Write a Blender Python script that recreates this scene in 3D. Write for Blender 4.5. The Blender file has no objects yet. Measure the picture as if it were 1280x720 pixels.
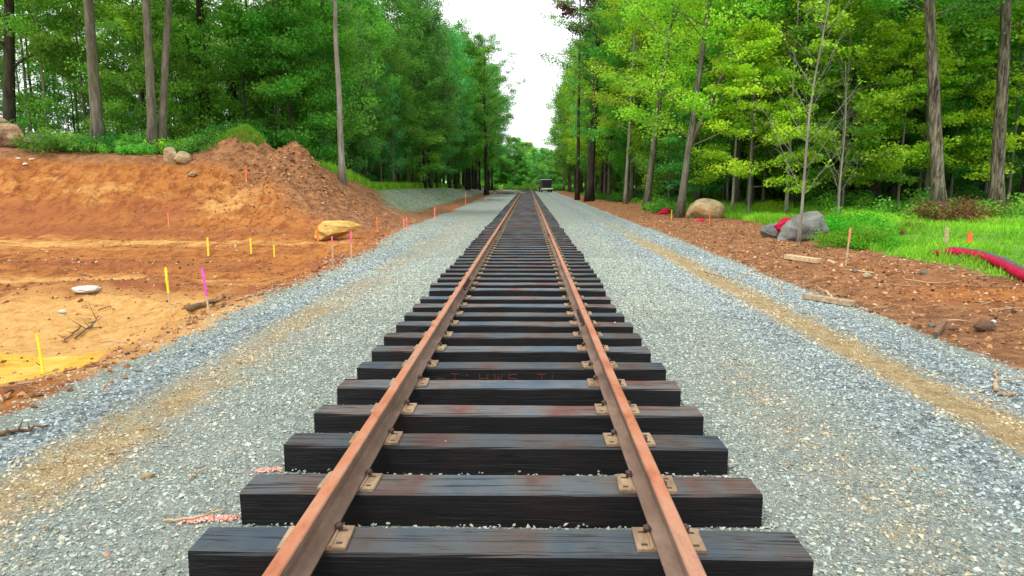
import bpy, math, random
import numpy as np
C = bpy.context.scene
col = C.collection
PI = math.pi
random.seed(5)
RNG = np.random.default_rng(7)

# ---------------------------------------------------------------- camera
F = 24.0/36*1280
CAM = np.array([0.149, 0.0, 1.675])
PITCH = math.radians(8.8); YAW = math.radians(1.33)
fwd = np.array([-math.sin(YAW)*math.cos(PITCH), math.cos(YAW)*math.cos(PITCH), -math.sin(PITCH)])
rgt = np.array([math.cos(YAW), math.sin(YAW), 0.0])
upv = np.cross(rgt, fwd)
cd = bpy.data.cameras.new('camera'); cam = bpy.data.objects.new('camera', cd); col.objects.link(cam)
cam.location = CAM; cam.rotation_euler = (PI/2-PITCH, 0, YAW)
cd.sensor_width = 36; cd.lens = 24; cd.clip_start = 0.05; cd.clip_end = 3000
C.camera = cam

def ray(px, py):
    d = fwd*F + rgt*(px-640) + upv*(360-py)
    return d/np.linalg.norm(d)
def G(px, py, z=0.0):
    d = ray(px, py); t = (z-CAM[2])/d[2]; return CAM+d*t

# ---------------------------------------------------------------- noise (numpy)
def vnoise(x, y, seed=0):
    x = np.asarray(x, float); y = np.asarray(y, float)
    xi = np.floor(x).astype(np.int64); yi = np.floor(y).astype(np.int64)
    fx = x-xi; fy = y-yi; fx = fx*fx*(3-2*fx); fy = fy*fy*(3-2*fy)
    def h(a, b):
        n = (a*374761393 + b*668265263 + seed*1442695041) & 0x7fffffff
        n = ((n ^ (n >> 13))*1274126177) & 0x7fffffff
        return ((n ^ (n >> 16)) & 0xffff)/65535.0
    return (h(xi,yi)*(1-fx)+h(xi+1,yi)*fx)*(1-fy)+(h(xi,yi+1)*(1-fx)+h(xi+1,yi+1)*fx)*fy
def fbm(x, y, sc, oct=4, seed=0, rough=.5):
    a = 1; s = 0; t = 0; x = np.asarray(x, float)/sc; y = np.asarray(y, float)/sc
    for i in range(oct):
        s = s+a*(vnoise(x, y, seed+i*17)*2-1); t += a; a *= rough; x = x*2.03+5.1; y = y*2.03+3.7
    return s/t
def ss(a, b, x):
    t = np.clip((np.asarray(x, float)-a)/(b-a), 0, 1); return t*t*(3-2*t)
def gau(x, y, cx, cy, sx, sy, ang=0):
    dx = x-cx; dy = y-cy; c = math.cos(ang); s = math.sin(ang)
    u = (dx*c+dy*s)/sx; v = (-dx*s+dy*c)/sy
    return np.exp(-.5*(u*u+v*v))

# ---------------------------------------------------------------- terrain
def edge_left(y): return -3.55-.9*ss(10, 30, y)-.45*ss(40, 110, y)+.25*fbm(y, 0*y, 2.2, 3, 3)
def edge_right(y): return 4.55+.15*fbm(y, 0*y, 3.0, 3, 9)+.25*ss(8, 3, y)+.3*ss(20, 80, y)
def bank_u(x, y):
    a = y-(22.4+.5*fbm(x, 0*x, 4, 2, 21)-.0*x); b = -x-(5.0+.35*fbm(y, 0*y, 6, 2, 22)+.4*ss(30, 100, y))
    k = 2.2; h = np.clip(.5+.5*(b-a)/k, 0, 1)
    return b*(1-h)+a*h-k*h*(1-h)
def terrain(x, y, detail=True):
    x = np.asarray(x, float); y = np.asarray(y, float)
    z = np.zeros(np.broadcast(x, y).shape)
    el = edge_left(y); er = edge_right(y)
    left = ss(0, .8, el-x); right = ss(0, 1.2, x-er)
    # the pit on the left
    pit = left*(1-ss(-1, 0, bank_u(x, y)))
    z = z-.14*ss(0, 1.6, el-x)*pit
    z = z+pit*(.10*fbm(x*.55, y, 2.0, 4, 31))
    z = z+.26*gau(x, y, -6.5, 10.7, 1.5, .75)*left-.10*gau(x, y, -5.9, 6.6, 1.7, .9)*left
    # ridged wheel tracks across the pit
    z = z+pit*.035*np.sin((y+.35*x)*5+3*fbm(x, y, 3, 2, 5))*ss(-.1, .35, fbm(x, y, 3.5, 2, 44))
    # the bank
    u = bank_u(x, y)
    far = ss(30, 40, y)
    hc = (2.75+.35*ss(-14, -24, x))*(1-far)+(1.25-.5*ss(50, 130, y))*far
    hc = np.where(x > -9, hc*(1-.18*ss(-9, -6, x)), hc)
    W = 5.6-1.6*far
    b = ss(0, 1, u/W)
    z = z+hc*b
    z = z+1.15*gau(x, y, -11.8, 28.9, .85, 1.0)*b+1.15*gau(x, y, -9.15, 27.8, .7, .9)*b-.35*gau(x, y, -10.4, 28.3, .5, 1.2)*b+.45*gau(x, y, -7.9, 28.2, .8, 1.4)*b
    slope = b*(1-b)*4
    moundy = np.exp(-((x+9.8)/3.6)**2-((y-27)/3.2)**2)
    if detail:
        for gx0, gy0, gx1, gy1, gd in ((-19.6,26.2,-18.0,24.6,.14),(-18.9,26.3,-17.5,24.8,.12),(-15.7,26.4,-13.3,24.3,.15),(-13.0,25.6,-11.6,24.2,.09),(-22.5,26.5,-20.9,24.6,.12),(-17.2,25.6,-16.3,24.7,.08)):
            dx, dy = gx1-gx0, gy1-gy0; L2 = dx*dx+dy*dy; tt = np.clip(((x-gx0)*dx+(y-gy0)*dy)/L2, 0, 1)
            dd = (x-gx0-tt*dx)**2+(y-gy0-tt*dy)**2
            z = z-gd*np.exp(-dd/(2*.085**2))*(.5+.5*np.sign(np.sin(tt*38)))+gd*.35*np.exp(-dd/(2*.2**2))
        z = z+slope*(1-.85*far)*(.16*fbm(x, y, 1.5, 4, 51)+.12*fbm(x*1.0+y*.5, y*.35, .45, 4, 52, .6)-.10*ss(.25, .0, np.abs(fbm(x*1.2+y*.9, y*.3, 1.6, 3, 53))))
        trk = ss(.15, .5, np.sin((y*1.1-.22*x)*3.1+1.2*fbm(x, y, 5, 2, 58)))*ss(-.2, .2, fbm(x, y, 3.2, 2, 59))
        z = z+(slope*(1-far)*.8+pit*.3)*trk*.055*np.sign(np.sin((x+.55*y)*17+1.5*fbm(x, y, 1.2, 2, 60)))*ss(-16,-8,-np.abs(x+9)+4)
        z = z+pit*(.035*fbm(x*.6, y*1.4, .4, 4, 54, .65)-.07*ss(.12, .0, np.abs(fbm(x*.35, y*1.1, 1.5, 3, 57))))*(1-.8*gau(x, y, -6, 6.6, 1.8, .9))
        z = z+moundy*(.48*fbm(x, y, .95, 5, 61, .68)-.10*np.abs(fbm(x, y, .5, 3, 62)))
        z = z+left*(.03*fbm(x, y, .35, 3, 71))*(1-.7*far)
    # the floor of the wood
    lf = ss(4.5, 9, u)
    z = z+lf*(.25*fbm(x, y, 7, 3, 81)+.012*np.clip(-x-8, 0, 60))
    rf = ss(7.5, 12, x)
    z = z+right*.06+rf*(.22+.02*np.clip(x-9, 0, 40)+.2*fbm(x, y, 6, 3, 91))*ss(5, 20, y)
    if detail:
        br = right*(1-ss(7.5, 9.5, x))
        z = z+br*(.07*fbm(x, y, 1.1, 4, 95, .6)+.05*fbm(x, y, .3, 3, 96))
        z = z+.25*gau(x, y, 7.6, 8.4, .9, .6)+.12*gau(x, y, 8.6, 7.6, 1.0, .5)
        # the gravel
        g = (1-left)*(1-right)
        z = z+g*(.012*fbm(x, y, .5, 3, 99)+.02*fbm(x, y, 2.5, 2, 98))-g*.03*np.exp(-((x-3.5)/.25)**2)-g*.025*np.exp(-((x+2.6)/.5)**2)
        z = z-g*.01
    return z
def hz(x, y): return float(terrain(np.array([x]), np.array([y]))[0])
def W(px, py, lo=2.0, hi=150.0):
    d = ray(px, py); ts = lo*(hi/lo)**np.linspace(0, 1, 220)
    for _ in range(3):
        q = CAM[None]+d[None]*ts[:,None]; under = q[:,2] < terrain(q[:,0], q[:,1])
        k = int(np.argmax(under)) if under.any() else len(ts)-1
        ts = np.linspace(ts[max(k-1, 0)], ts[k], 12)
    p = CAM+d*ts[-1]; return np.array([p[0], p[1], hz(p[0], p[1])])
def P(px, y):           # a spot of the terrain y metres down the line, under a column of the picture
    d = ray(px, 228); t = y/d[1]; x = CAM[0]+d[0]*t; return np.array([x, y, hz(x, y)])

# ---------------------------------------------------------------- helpers
def tag(o, label=None, cat=None, group=None, kind=None):
    if label: o['label'] = label
    if cat: o['category'] = cat
    if group: o['group'] = group
    if kind: o['kind'] = kind
    return o
def empty(name, loc=(0,0,0), rot=(0,0,0), label=None, cat=None, group=None, scale=1.0):
    o = bpy.data.objects.new(name, None); col.objects.link(o); o.empty_display_size = .2
    o.location = [float(v) for v in loc]; o.rotation_euler = rot; o.scale = (scale,)*3 if isinstance(scale, (int, float)) else scale
    return tag(o, label, cat, group)
def npmesh(name, V, F4=None, F3=None, attrs=None, smooth=False):
    me = bpy.data.meshes.new(name)
    V = np.asarray(V, np.float32); me.vertices.add(len(V)); me.vertices.foreach_set('co', V.ravel())
    n4 = 0 if F4 is None else len(F4); n3 = 0 if F3 is None else len(F3)
    loops = []
    if n4: loops.append(np.asarray(F4, np.int32).ravel())
    if n3: loops.append(np.asarray(F3, np.int32).ravel())
    L = np.concatenate(loops); me.loops.add(len(L)); me.loops.foreach_set('vertex_index', L)
    me.polygons.add(n4+n3)
    st = np.concatenate([np.arange(n4)*4, n4*4+np.arange(n3)*3]).astype(np.int32)
    me.polygons.foreach_set('loop_start', st)
    if smooth: me.polygons.foreach_set('use_smooth', np.ones(n4+n3, bool))
    else: me.polygons.foreach_set('use_smooth', np.zeros(n4+n3, bool))
    me.update(calc_edges=True)
    for k, (dom, arr) in (attrs or {}).items():
        a = me.attributes.new(k, 'FLOAT', dom); a.data.foreach_set('value', np.asarray(arr, np.float32))
    me.validate()
    return me
def link(name, me, mat, parent=None, loc=None):
    o = bpy.data.objects.new(name, me); col.objects.link(o)
    if mat is not None and not me.materials: me.materials.append(mat)
    if parent: o.parent = parent
    if loc is not None: o.location = [float(v) for v in loc]
    return o
class Geo:
    def __init__(s): s.V = []; s.F = []; s.n = 0
    def add(s, V, F):
        V = np.asarray(V, float); s.V.append(V); s.F += [tuple(int(i)+s.n for i in f) for f in F]; s.n += len(V)
    def box(s, c, d, rz=0, rx=0, ry=0, taper=0, jit=0):
        x, y, z = [v/2 for v in d]; t = 1-taper
        V = np.array([(-x,-y,-z),(x,-y,-z),(x,y,-z),(-x,y,-z),(-x*t,-y*t,z),(x*t,-y*t,z),(x*t,y*t,z),(-x*t,y*t,z)])
        if jit: V = V+np.random.default_rng(s.n+3).normal(0, jit, V.shape)
        V = rot(V, rx, ry, rz)+np.array(c)
        s.add(V, [(3,2,1,0),(4,5,6,7),(0,1,5,4),(1,2,6,5),(2,3,7,6),(3,0,4,7)]); return s
    def tube(s, pts, rad, n=8, cap=True):
        pts = np.asarray(pts, float); m = len(pts); rad = np.broadcast_to(np.asarray(rad, float), (m,))
        T = np.gradient(pts, axis=0); T /= np.linalg.norm(T, axis=1)[:,None]+1e-9
        ref = np.array([0,0,1.]) if abs(T[0][2]) < .9 else np.array([1.,0,0])
        A = np.cross(T, ref); A /= np.linalg.norm(A, axis=1)[:,None]+1e-9; B = np.cross(T, A)
        a = np.arange(n)*2*PI/n
        V = (pts[:,None]+rad[:,None,None]*(np.cos(a)[None,:,None]*A[:,None]+np.sin(a)[None,:,None]*B[:,None])).reshape(-1,3)
        Fs = [(i*n+j, i*n+(j+1)%n, (i+1)*n+(j+1)%n, (i+1)*n+j) for i in range(m-1) for j in range(n)]
        if cap: Fs += [tuple(range(n))[::-1], tuple((m-1)*n+j for j in range(n))]
        s.add(V, Fs); return s
    def prism(s, prof, y0, y1):     # an x-z outline swept along y
        n = len(prof); V = [(x, y0, z) for x, z in prof]+[(x, y1, z) for x, z in prof]
        Fs = [(j, (j+1)%n, n+(j+1)%n, n+j) for j in range(n)]+[tuple(range(n))[::-1], tuple(range(n, 2*n))]
        s.add(V, Fs); return s
    def mesh(s, name, smooth=False, bevel=0, seg=2):
        me = bpy.data.meshes.new(name); me.from_pydata(np.concatenate(s.V).tolist(), [], s.F)
        if bevel:
            import bmesh
            bm = bmesh.new(); bm.from_mesh(me)
            bmesh.ops.recalc_face_normals(bm, faces=bm.faces)
            bmesh.ops.bevel(bm, geom=list(bm.edges), offset=bevel, segments=seg, affect='EDGES', profile=.5)
            bm.to_mesh(me); bm.free()
        else:
            import bmesh
            bm = bmesh.new(); bm.from_mesh(me); bmesh.ops.recalc_face_normals(bm, faces=bm.faces); bm.to_mesh(me); bm.free()
        if smooth:
            me.polygons.foreach_set('use_smooth', [True]*len(me.polygons))
        me.update(); return me
    def build(s, name, mat, parent=None, loc=None, **k): return link(name, s.mesh(name, **k), mat, parent, loc)
def rot(V, rx=0, ry=0, rz=0):
    V = np.asarray(V, float)
    if rx: c, s = math.cos(rx), math.sin(rx); V = V@np.array([[1,0,0],[0,c,s],[0,-s,c]])
    if ry: c, s = math.cos(ry), math.sin(ry); V = V@np.array([[c,0,-s],[0,1,0],[s,0,c]])
    if rz: c, s = math.cos(rz), math.sin(rz); V = V@np.array([[c,s,0],[-s,c,0],[0,0,1]])
    return V
def copy_tree(o, parent=None):
    c = o.copy(); col.objects.link(c)
    if parent: c.parent = parent
    for ch in list(o.children): copy_tree(ch, c)
    return c

# ---------------------------------------------------------------- materials
class NT:
    def __init__(s, name):
        s.m = bpy.data.materials.new(name); s.m.use_nodes = True; s.t = s.m.node_tree; s.t.nodes.clear()
        s.out = s.t.nodes.new('ShaderNodeOutputMaterial')
    def n(s, typ, ins=None, **props):
        nd = s.t.nodes.new('ShaderNode'+typ)
        for k, v in props.items(): setattr(nd, k, v)
        for k, v in (ins or {}).items():
            sk = nd.inputs[k]
            if isinstance(v, bpy.types.NodeSocket): s.t.links.new(v, sk)
            elif isinstance(v, tuple) and len(v) == 3 and sk.type == 'RGBA': sk.default_value = v+(1,)
            else: sk.default_value = v
        return nd
    def co(s, kind='Object'): return s.n('TexCoord').outputs[kind]
    def pos(s): return s.n('NewGeometry').outputs['Position']
    def mapv(s, v, scale=(1,1,1), rotz=0): return s.n('Mapping', {'Vector': v, 'Scale': scale, 'Rotation': (0,0,rotz)}).outputs[0]
    def noise(s, v, scale, detail=4, rough=.55, dist=0): return s.n('TexNoise', {'Vector': v, 'Scale': float(scale), 'Detail': float(detail), 'Roughness': rough, 'Distortion': float(dist)}).outputs['Fac']
    def vor(s, v, scale, feature='F1', out='Distance', rnd=1.0): return s.n('TexVoronoi', {'Vector': v, 'Scale': float(scale), 'Randomness': rnd}, feature=feature).outputs[out]
    def ramp(s, f, stops, interp='LINEAR'):
        r = s.n('ValToRGB', {'Fac': f}); e = r.color_ramp.elements; r.color_ramp.interpolation = interp
        while len(e) > 1: e.remove(e[0])
        for i, (p, c) in enumerate(stops):
            if isinstance(c, (int, float)): c = (c, c, c)
            x = e[0] if i == 0 else e.new(p)
            x.position = p; x.color = tuple(c)+(1,)
        return r.outputs['Color']
    def mr(s, v, a, b, c=0.0, d=1.0): return s.n('MapRange', {'Value': v, 'From Min': a, 'From Max': b, 'To Min': c, 'To Max': d}).outputs[0]
    def math(s, op, a, b=0.0): return s.n('Math', {0: a, 1: b}, operation=op).outputs[0]
    def mix(s, f, a, b, bt='MIX'):
        nd = s.t.nodes.new('ShaderNodeMix'); nd.data_type = 'RGBA'; nd.blend_type = bt
        for k, v in ((0, f), (6, a), (7, b)):
            sk = nd.inputs[k]
            if isinstance(v, bpy.types.NodeSocket): s.t.links.new(v, sk)
            elif k and isinstance(v, tuple): sk.default_value = v+(1,)
            else: sk.default_value = v
        return nd.outputs[2]
    def attr(s, name): return s.n('Attribute', attribute_name=name).outputs['Fac']
    def objrnd(s): return s.n('ObjectInfo').outputs['Random']
    def bump(s, h, strength=.5, dist=.02, normal=None):
        i = {'Height': h, 'Strength': strength, 'Distance': dist}
        if normal is not None: i['Normal'] = normal
        return s.n('Bump', i).outputs[0]
    def fin(s, color, rough=.8, spec=.3, normal=None, metal=0.0, transl=0.0, emis=None):
        i = {'Base Color': color, 'Roughness': rough, 'Specular IOR Level': spec, 'Metallic': metal}
        if normal is not None: i['Normal'] = normal
        b = s.n('BsdfPrincipled', i); sh = b.outputs[0]
        if transl:
            t = s.n('BsdfTranslucent', {'Color': color}); sh = s.n('MixShader', {0: transl, 1: sh, 2: t.outputs[0]}).outputs[0]
        s.t.links.new(sh, s.out.inputs[0]); return s.m

M = {}
def m_ground():
    k = NT('ground'); p = k.pos()
    # gravel
    wob = k.noise(p, 3, 3)
    v1 = k.n('TexVoronoi', {'Vector': p, 'Scale': 34.0}); v2 = k.n('TexVoronoi', {'Vector': p, 'Scale': 75.0})
    c1 = k.ramp(k.n('SeparateColor', {0: v1.outputs['Color']}).outputs[0], [(0,(.17,.185,.165)),(.35,(.32,.365,.325)),(.7,(.40,.46,.415)),(.9,(.48,.54,.49)),(1,(.62,.65,.58))])
    c2 = k.ramp(k.n('SeparateColor', {0: v2.outputs['Color']}).outputs[1], [(0,(.17,.18,.16)),(.5,(.35,.40,.36)),(1,(.52,.57,.52))])
    grav = k.mix(.5, c1, c2)
    grav = k.mix(k.mr(k.noise(p, .9, 3), .45, .7, 0, .55), grav, (.44,.47,.42))
    gh = k.math('ADD', k.math('MULTIPLY', k.mr(v1.outputs['Distance'], 0, .6, 1, 0), 1.0), k.math('MULTIPLY', k.mr(v2.outputs['Distance'], 0, .6, 1, 0), .5))
    # coarser blue grey stone
    v3 = k.n('TexVoronoi', {'Vector': p, 'Scale': 22.0})
    blue = k.ramp(k.n('SeparateColor', {0: v3.outputs['Color']}).outputs[0], [(0,(.15,.18,.185)),(.4,(.27,.325,.335)),(.8,(.39,.455,.465)),(1,(.62,.66,.65))])
    fb = k.mr(k.math('ADD', k.attr('w_blue'), k.math('MULTIPLY', k.math('SUBTRACT', k.noise(p, 6, 4), .5), .9)), .35, .65)
    grav = k.mix(fb, grav, blue)
    tan = k.ramp(k.noise(p, 9, 6, .65), [(.25,(.30,.165,.060)),(.45,(.54,.34,.13)),(.58,(.66,.48,.21)),(.8,(.72,.60,.36))])
    tan = k.mix(.25, tan, c2)
    ft = k.mr(k.math('ADD', k.attr('w_tan'), k.math('MULTIPLY', k.math('SUBTRACT', k.noise(p, 4, 6, .7), .5), 1.3)), .4, .75)
    col_ = k.mix(ft, grav, tan)
    # clay
    n1 = k.noise(k.mapv(p, (1,2.4,1), .15), 1.1, 6, .62, .6); n2 = k.noise(p, 7, 6, .7)
    clay = k.ramp(n1, [(.28,(.20,.058,.020)),(.42,(.36,.115,.034)),(.52,(.47,.175,.050)),(.66,(.55,.24,.075)),(.82,(.62,.33,.12))])
    clay = k.mix(k.mr(n2, .33, .55, .8, 0), clay, (.24,.085,.034), 'MIX')
    clay = k.mix(k.mr(k.noise(p, 28, 4, .7), .58, .75, 0, .4), clay, (.66,.38,.19))
    clod = k.noise(k.mapv(p, (1,.45,1), -.6), 6.5, 5, .7, .3)
    clay = k.mix(k.mr(clod, .52, .62, 0, .7), clay, (.19,.068,.028))
    n5 = k.noise(k.mapv(p, (1,.4,1), -.7), 3.2, 7, .7, .5)
    clay = k.mix(k.mr(n5, .42, .60, 0, .65), clay, k.mix(.5, clay, (.70,.36,.11), 'SCREEN') if False else (.54,.235,.066))
    clay = k.mix(k.mr(n5, .49, .38, 0, .8), clay, (.24,.082,.03))
    pale = k.ramp(n2, [(.3,(.50,.24,.08)),(.5,(.72,.42,.15)),(.75,(.80,.55,.27))])
    clay = k.mix(k.mr(k.math('ADD', k.attr('w_pale'), k.math('MULTIPLY', k.math('SUBTRACT', n1, .5), 1.6)), .3, .8), clay, pale)
    yel = k.ramp(k.noise(k.mapv(p, (1,3,1)), 2.5, 5, .6), [(.3,(.70,.38,.05)),(.5,(.86,.56,.09)),(.7,(.88,.68,.24))])
    fy = k.mr(k.math('ADD', k.attr('w_yellow'), k.math('MULTIPLY', k.math('SUBTRACT', k.noise(p, 3, 5), .5), .5)), .45, .62)
    clay = k.mix(fy, clay, yel)
    red = k.ramp(n2, [(.3,(.20,.06,.03)),(.6,(.38,.13,.06))])
    clay = k.mix(k.mr(k.math('ADD', k.attr('w_red'), k.math('MULTIPLY', k.math('SUBTRACT', n2, .5), 1.5)), .35, .9, 0, .8), clay, red)
    clay = k.mix(1.0, clay, (1.0,.96,.84), 'MULTIPLY')
    # brown loose soil
    n3 = k.noise(p, 3.5, 7, .72); 
    soil = k.ramp(n3, [(.25,(.07,.036,.020)),(.40,(.18,.085,.040)),(.52,(.33,.155,.068)),(.66,(.48,.235,.10)),(.82,(.58,.37,.21))])
    soil = k.mix(k.mr(k.noise(p, 26, 4, .75), .6, .72, 0, .6), soil, (.42,.30,.20))
    fs = k.mr(k.math('ADD', k.attr('w_soil'), k.math('MULTIPLY', k.math('SUBTRACT', n3, .5), .8)), .35, .65)
    dirt = k.mix(fs, clay, soil)
    # seeded slope
    seed = k.ramp(k.noise(k.mapv(p, (1,.5,1)), 4, 6, .65), [(.32,(.10,.11,.07)),(.43,(.22,.27,.20)),(.53,(.37,.43,.34)),(.60,(.30,.34,.24)),(.7,(.22,.15,.09))])
    fd = k.mr(k.math('ADD', k.attr('w_seed'), k.math('MULTIPLY', k.math('SUBTRACT', n3, .5), .6)), .35, .65)
    dirt = k.mix(fd, dirt, seed)
    # floor of the wood
    ff = k.ramp(k.noise(p, 5, 7, .7), [(.3,(.022,.020,.010)),(.5,(.06,.05,.022)),(.65,(.07,.10,.03)),(.8,(.14,.10,.05))])
    fg = k.ramp(k.noise(p, 4, 6, .7), [(.3,(.05,.14,.012)),(.5,(.13,.33,.03)),(.7,(.22,.42,.06))])
    forest = k.mix(k.mr(k.math('ADD', k.attr('w_grass'), k.math('MULTIPLY', k.math('SUBTRACT', k.noise(p, 1.2, 5, .6), .5), .8)), .4, .6), ff, fg)
    fw = k.mr(k.math('ADD', k.attr('w_wood'), k.math('MULTIPLY', k.math('SUBTRACT', k.noise(p, 2.5, 6, .7), .5), .7)), .4, .6)
    dirt = k.mix(fw, dirt, forest)
    fgv = k.mr(k.math('ADD', k.attr('w_gravel'), k.math('MULTIPLY', k.math('SUBTRACT', k.noise(p, 5, 7, .75), .5), .9)), .4, .6)
    col_ = k.mix(1.0, col_, (.95,.97,.94), 'MULTIPLY')
    colr = k.mix(fgv, dirt, col_)
    bd = k.math('ADD', k.math('MULTIPLY', k.noise(p, 6, 8, .72), 1.0), k.math('MULTIPLY', k.noise(k.mapv(p, (1,.35,1), -.5), 5, 4, .6), .8))
    b1 = k.bump(bd, 1.0, .13)
    b2 = k.bump(gh, k.math('MULTIPLY', fgv, .9), .02, b1)
    m = k.fin(colr, .92, .15, b2); return m
M['ground'] = m_ground()
def m_stone():
    k = NT('gravel_stone'); r = k.attr('rnd'); t = k.attr('tone')
    a = k.ramp(r, [(0,(.19,.21,.18)),(.2,(.29,.33,.29)),(.55,(.37,.43,.38)),(.85,(.45,.515,.455)),(.96,(.54,.59,.53)),(.985,(.44,.36,.25)),(1,(.74,.75,.68))])
    b = k.ramp(r, [(0,(.15,.18,.185)),(.35,(.26,.31,.32)),(.75,(.38,.445,.455)),(.97,(.50,.56,.56)),(1,(.74,.77,.76))])
    c = k.ramp(r, [(0,(.26,.19,.11)),(.5,(.47,.35,.205)),(1,(.64,.55,.40))])
    x = k.mix(k.mr(t, 0, 1), a, b); x = k.mix(k.mr(t, 0, -1), x, c)
    x = k.mix(1.0, x, (.95,.97,.94), 'MULTIPLY')
    M['stone'] = k.fin(x, .8, .3, k.bump(k.noise(k.pos(), 120, 3), .4, .004))
m_stone()
def m_clod():
    k = NT('soil_clod'); r = k.attr('rnd')
    x = k.ramp(r, [(0,(.10,.05,.026)),(.3,(.24,.11,.05)),(.7,(.42,.20,.085)),(.93,(.52,.32,.17)),(1,(.62,.52,.38))])
    M['clod'] = k.fin(x, .95, .1, k.bump(k.noise(k.pos(), 40, 4), .8, .02))
m_clod()
def m_tie():
    k = NT('creosote_timber'); o = k.co(); r = k.objrnd()
    v = k.n('VectorMath', {0: o, 1: k.n('CombineXYZ', {'X': k.math('MULTIPLY', r, 37.0), 'Y': k.math('MULTIPLY', r, 11.0)}).outputs[0]}, operation='ADD').outputs[0]
    grain = k.noise(k.mapv(v, (1.2,30,30)), 3, 6, .65, .4)
    patch = k.noise(k.mapv(v, (1,2,2)), 1.6, 4, .6)
    base = k.ramp(grain, [(.3,(.0035,.0035,.0045)),(.55,(.009,.009,.010)),(.8,(.020,.017,.015))])
    base = k.mix(k.mr(patch, .52, .72, 0, .55), base, (.030,.014,.010))
    hue = k.noise(k.mapv(v, (1,.5,.5)), 2.3, 3, .5)
    lit_top = k.ramp(hue, [(.33,(.060,.092,.120)),(.47,(.100,.112,.120)),(.57,(.115,.092,.080)),(.66,(.125,.050,.038))])  # sky light and its blue sheen put into the top colour, plus brown-red stains
    lit_top = k.mix(k.mr(grain, .36, .54, .35, 0), lit_top, (.04,.042,.048))
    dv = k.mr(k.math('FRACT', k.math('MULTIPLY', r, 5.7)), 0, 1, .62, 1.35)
    lit_top = k.n('HueSaturation', {'Color': lit_top, 'Value': dv}).outputs[0]
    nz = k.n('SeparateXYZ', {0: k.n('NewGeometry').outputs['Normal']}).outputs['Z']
    f = k.math('MULTIPLY', k.mr(nz, .55, .95), k.mr(k.noise(v, 7, 5, .7), .15, .5, .55, 1))  # upward faces take the lighter painted tone, sides stay near-black
    c = k.mix(f, base, lit_top)
    crack = k.mr(k.noise(k.mapv(v, (.8,26,26)), 2.1, 2, .4, 1.2), .60, .66)
    c = k.mix(k.math('MULTIPLY', crack, .8), c, (.008,.008,.009))
    gx = k.math('ABSOLUTE', k.n('SeparateXYZ', {0: o}).outputs['X'])
    spl = k.math('MULTIPLY', k.mr(k.noise(k.mapv(v, (.5,40,40)), 1.6, 3, .5, .6), .54, .60), k.mr(gx, .85, 1.28))
    c = k.mix(k.math('MULTIPLY', spl, .85), c, (.006,.006,.006))
    h = k.math('SUBTRACT', k.math('SUBTRACT', grain, crack), spl)
    M['tie'] = k.fin(c, k.mr(grain, .3, .7, .5, .75), .25, k.bump(h, .55, .005))
m_tie()
def m_rust(name, stops, rough=.8, sc=6, top=None):
    k = NT(name); o = k.pos()
    f = k.noise(k.mapv(o, (1,.35,1)), sc, 6, .65, .3)
    c = k.ramp(f, stops)
    if top:
        nz = k.n('SeparateXYZ', {0: k.n('NewGeometry').outputs['Normal']}).outputs['Z']
        gz = k.n('SeparateXYZ', {0: k.co()}).outputs['Z']
        t = k.ramp(f, top); c = k.mix(k.math('MULTIPLY', k.mr(nz, .5, .95), k.mr(gz, .262, .285)), c, t)
    c = k.mix(k.mr(k.noise(o, 70, 4, .7), .58, .72, 0, .45), c, (.08,.035,.02))
    return k.fin(c, rough, .3, k.bump(k.noise(o, 90, 5, .7), .5, .003))
M['rail'] = m_rust('rusty_rail_steel', [(.3,(.10,.060,.040)),(.5,(.185,.118,.082)),(.7,(.27,.185,.135))], .72, 5,
                   top=[(.3,(.27,.088,.042)),(.43,(.38,.140,.066)),(.55,(.40,.195,.115)),(.66,(.22,.125,.098))])
M['plate'] = m_rust('rusty_plate_steel', [(.3,(.17,.10,.06)),(.5,(.28,.19,.11)),(.7,(.40,.30,.18))], .75, 14)
M['spike'] = m_rust('dark_spike_steel', [(.3,(.03,.022,.018)),(.7,(.09,.055,.040))], .6, 30)
M['joint'] = m_rust('joint_bar_steel', [(.3,(.06,.035,.030)),(.7,(.14,.08,.065))], .6, 20)
def m_plain(name, c, rough=.6, var=.25, sc=12, spec=.4, bump=.2, metal=0.0):
    k = NT(name); o = k.pos(); f = k.noise(o, sc, 5, .6)
    lo = tuple(v*(1-var) for v in c); hi = tuple(min(1, v*(1+var)) for v in c)
    return k.fin(k.ramp(f, [(.3, lo), (.7, hi)]), rough, spec, k.bump(f, bump, .01), metal)
def m_rock(name, stops, sc=1.6, stain=None):
    k = NT(name); o = k.pos(); f = k.noise(o, sc*1.5, 8, .65, .4)
    c = k.ramp(f, stops)
    if stain: c = k.mix(k.mr(k.noise(o, sc*.9, 4, .6), .5, .62), c, stain)
    c = k.mix(k.mr(k.noise(o, 40, 4, .7), .6, .75, 0, .4), c, (.12,.10,.08))
    return k.fin(c, .85, .25, k.bump(k.noise(o, sc*6, 8, .7), 1.0, .09))
M['rock_yellow'] = m_rock('yellow_clay_rock', [(.3,(.52,.29,.06)),(.5,(.72,.46,.12)),(.7,(.82,.60,.24))], 2)
M['rock_tan'] = m_rock('tan_rock', [(.3,(.26,.18,.09)),(.5,(.46,.36,.20)),(.7,(.60,.50,.32))], 1.4, (.40,.24,.10))
M['rock_brown'] = m_rock('brown_stained_rock', [(.35,(.20,.11,.06)),(.5,(.36,.22,.12)),(.68,(.58,.46,.30))], 1.4, (.17,.10,.06))
M['rock_grey'] = m_rock('grey_rock', [(.32,(.10,.105,.09)),(.48,(.20,.205,.185)),(.66,(.30,.30,.27))], 1.6, (.24,.25,.18))
M['rock_white'] = m_rock('white_rock', [(.3,(.66,.62,.52)),(.6,(.85,.83,.76))], 3)
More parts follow.
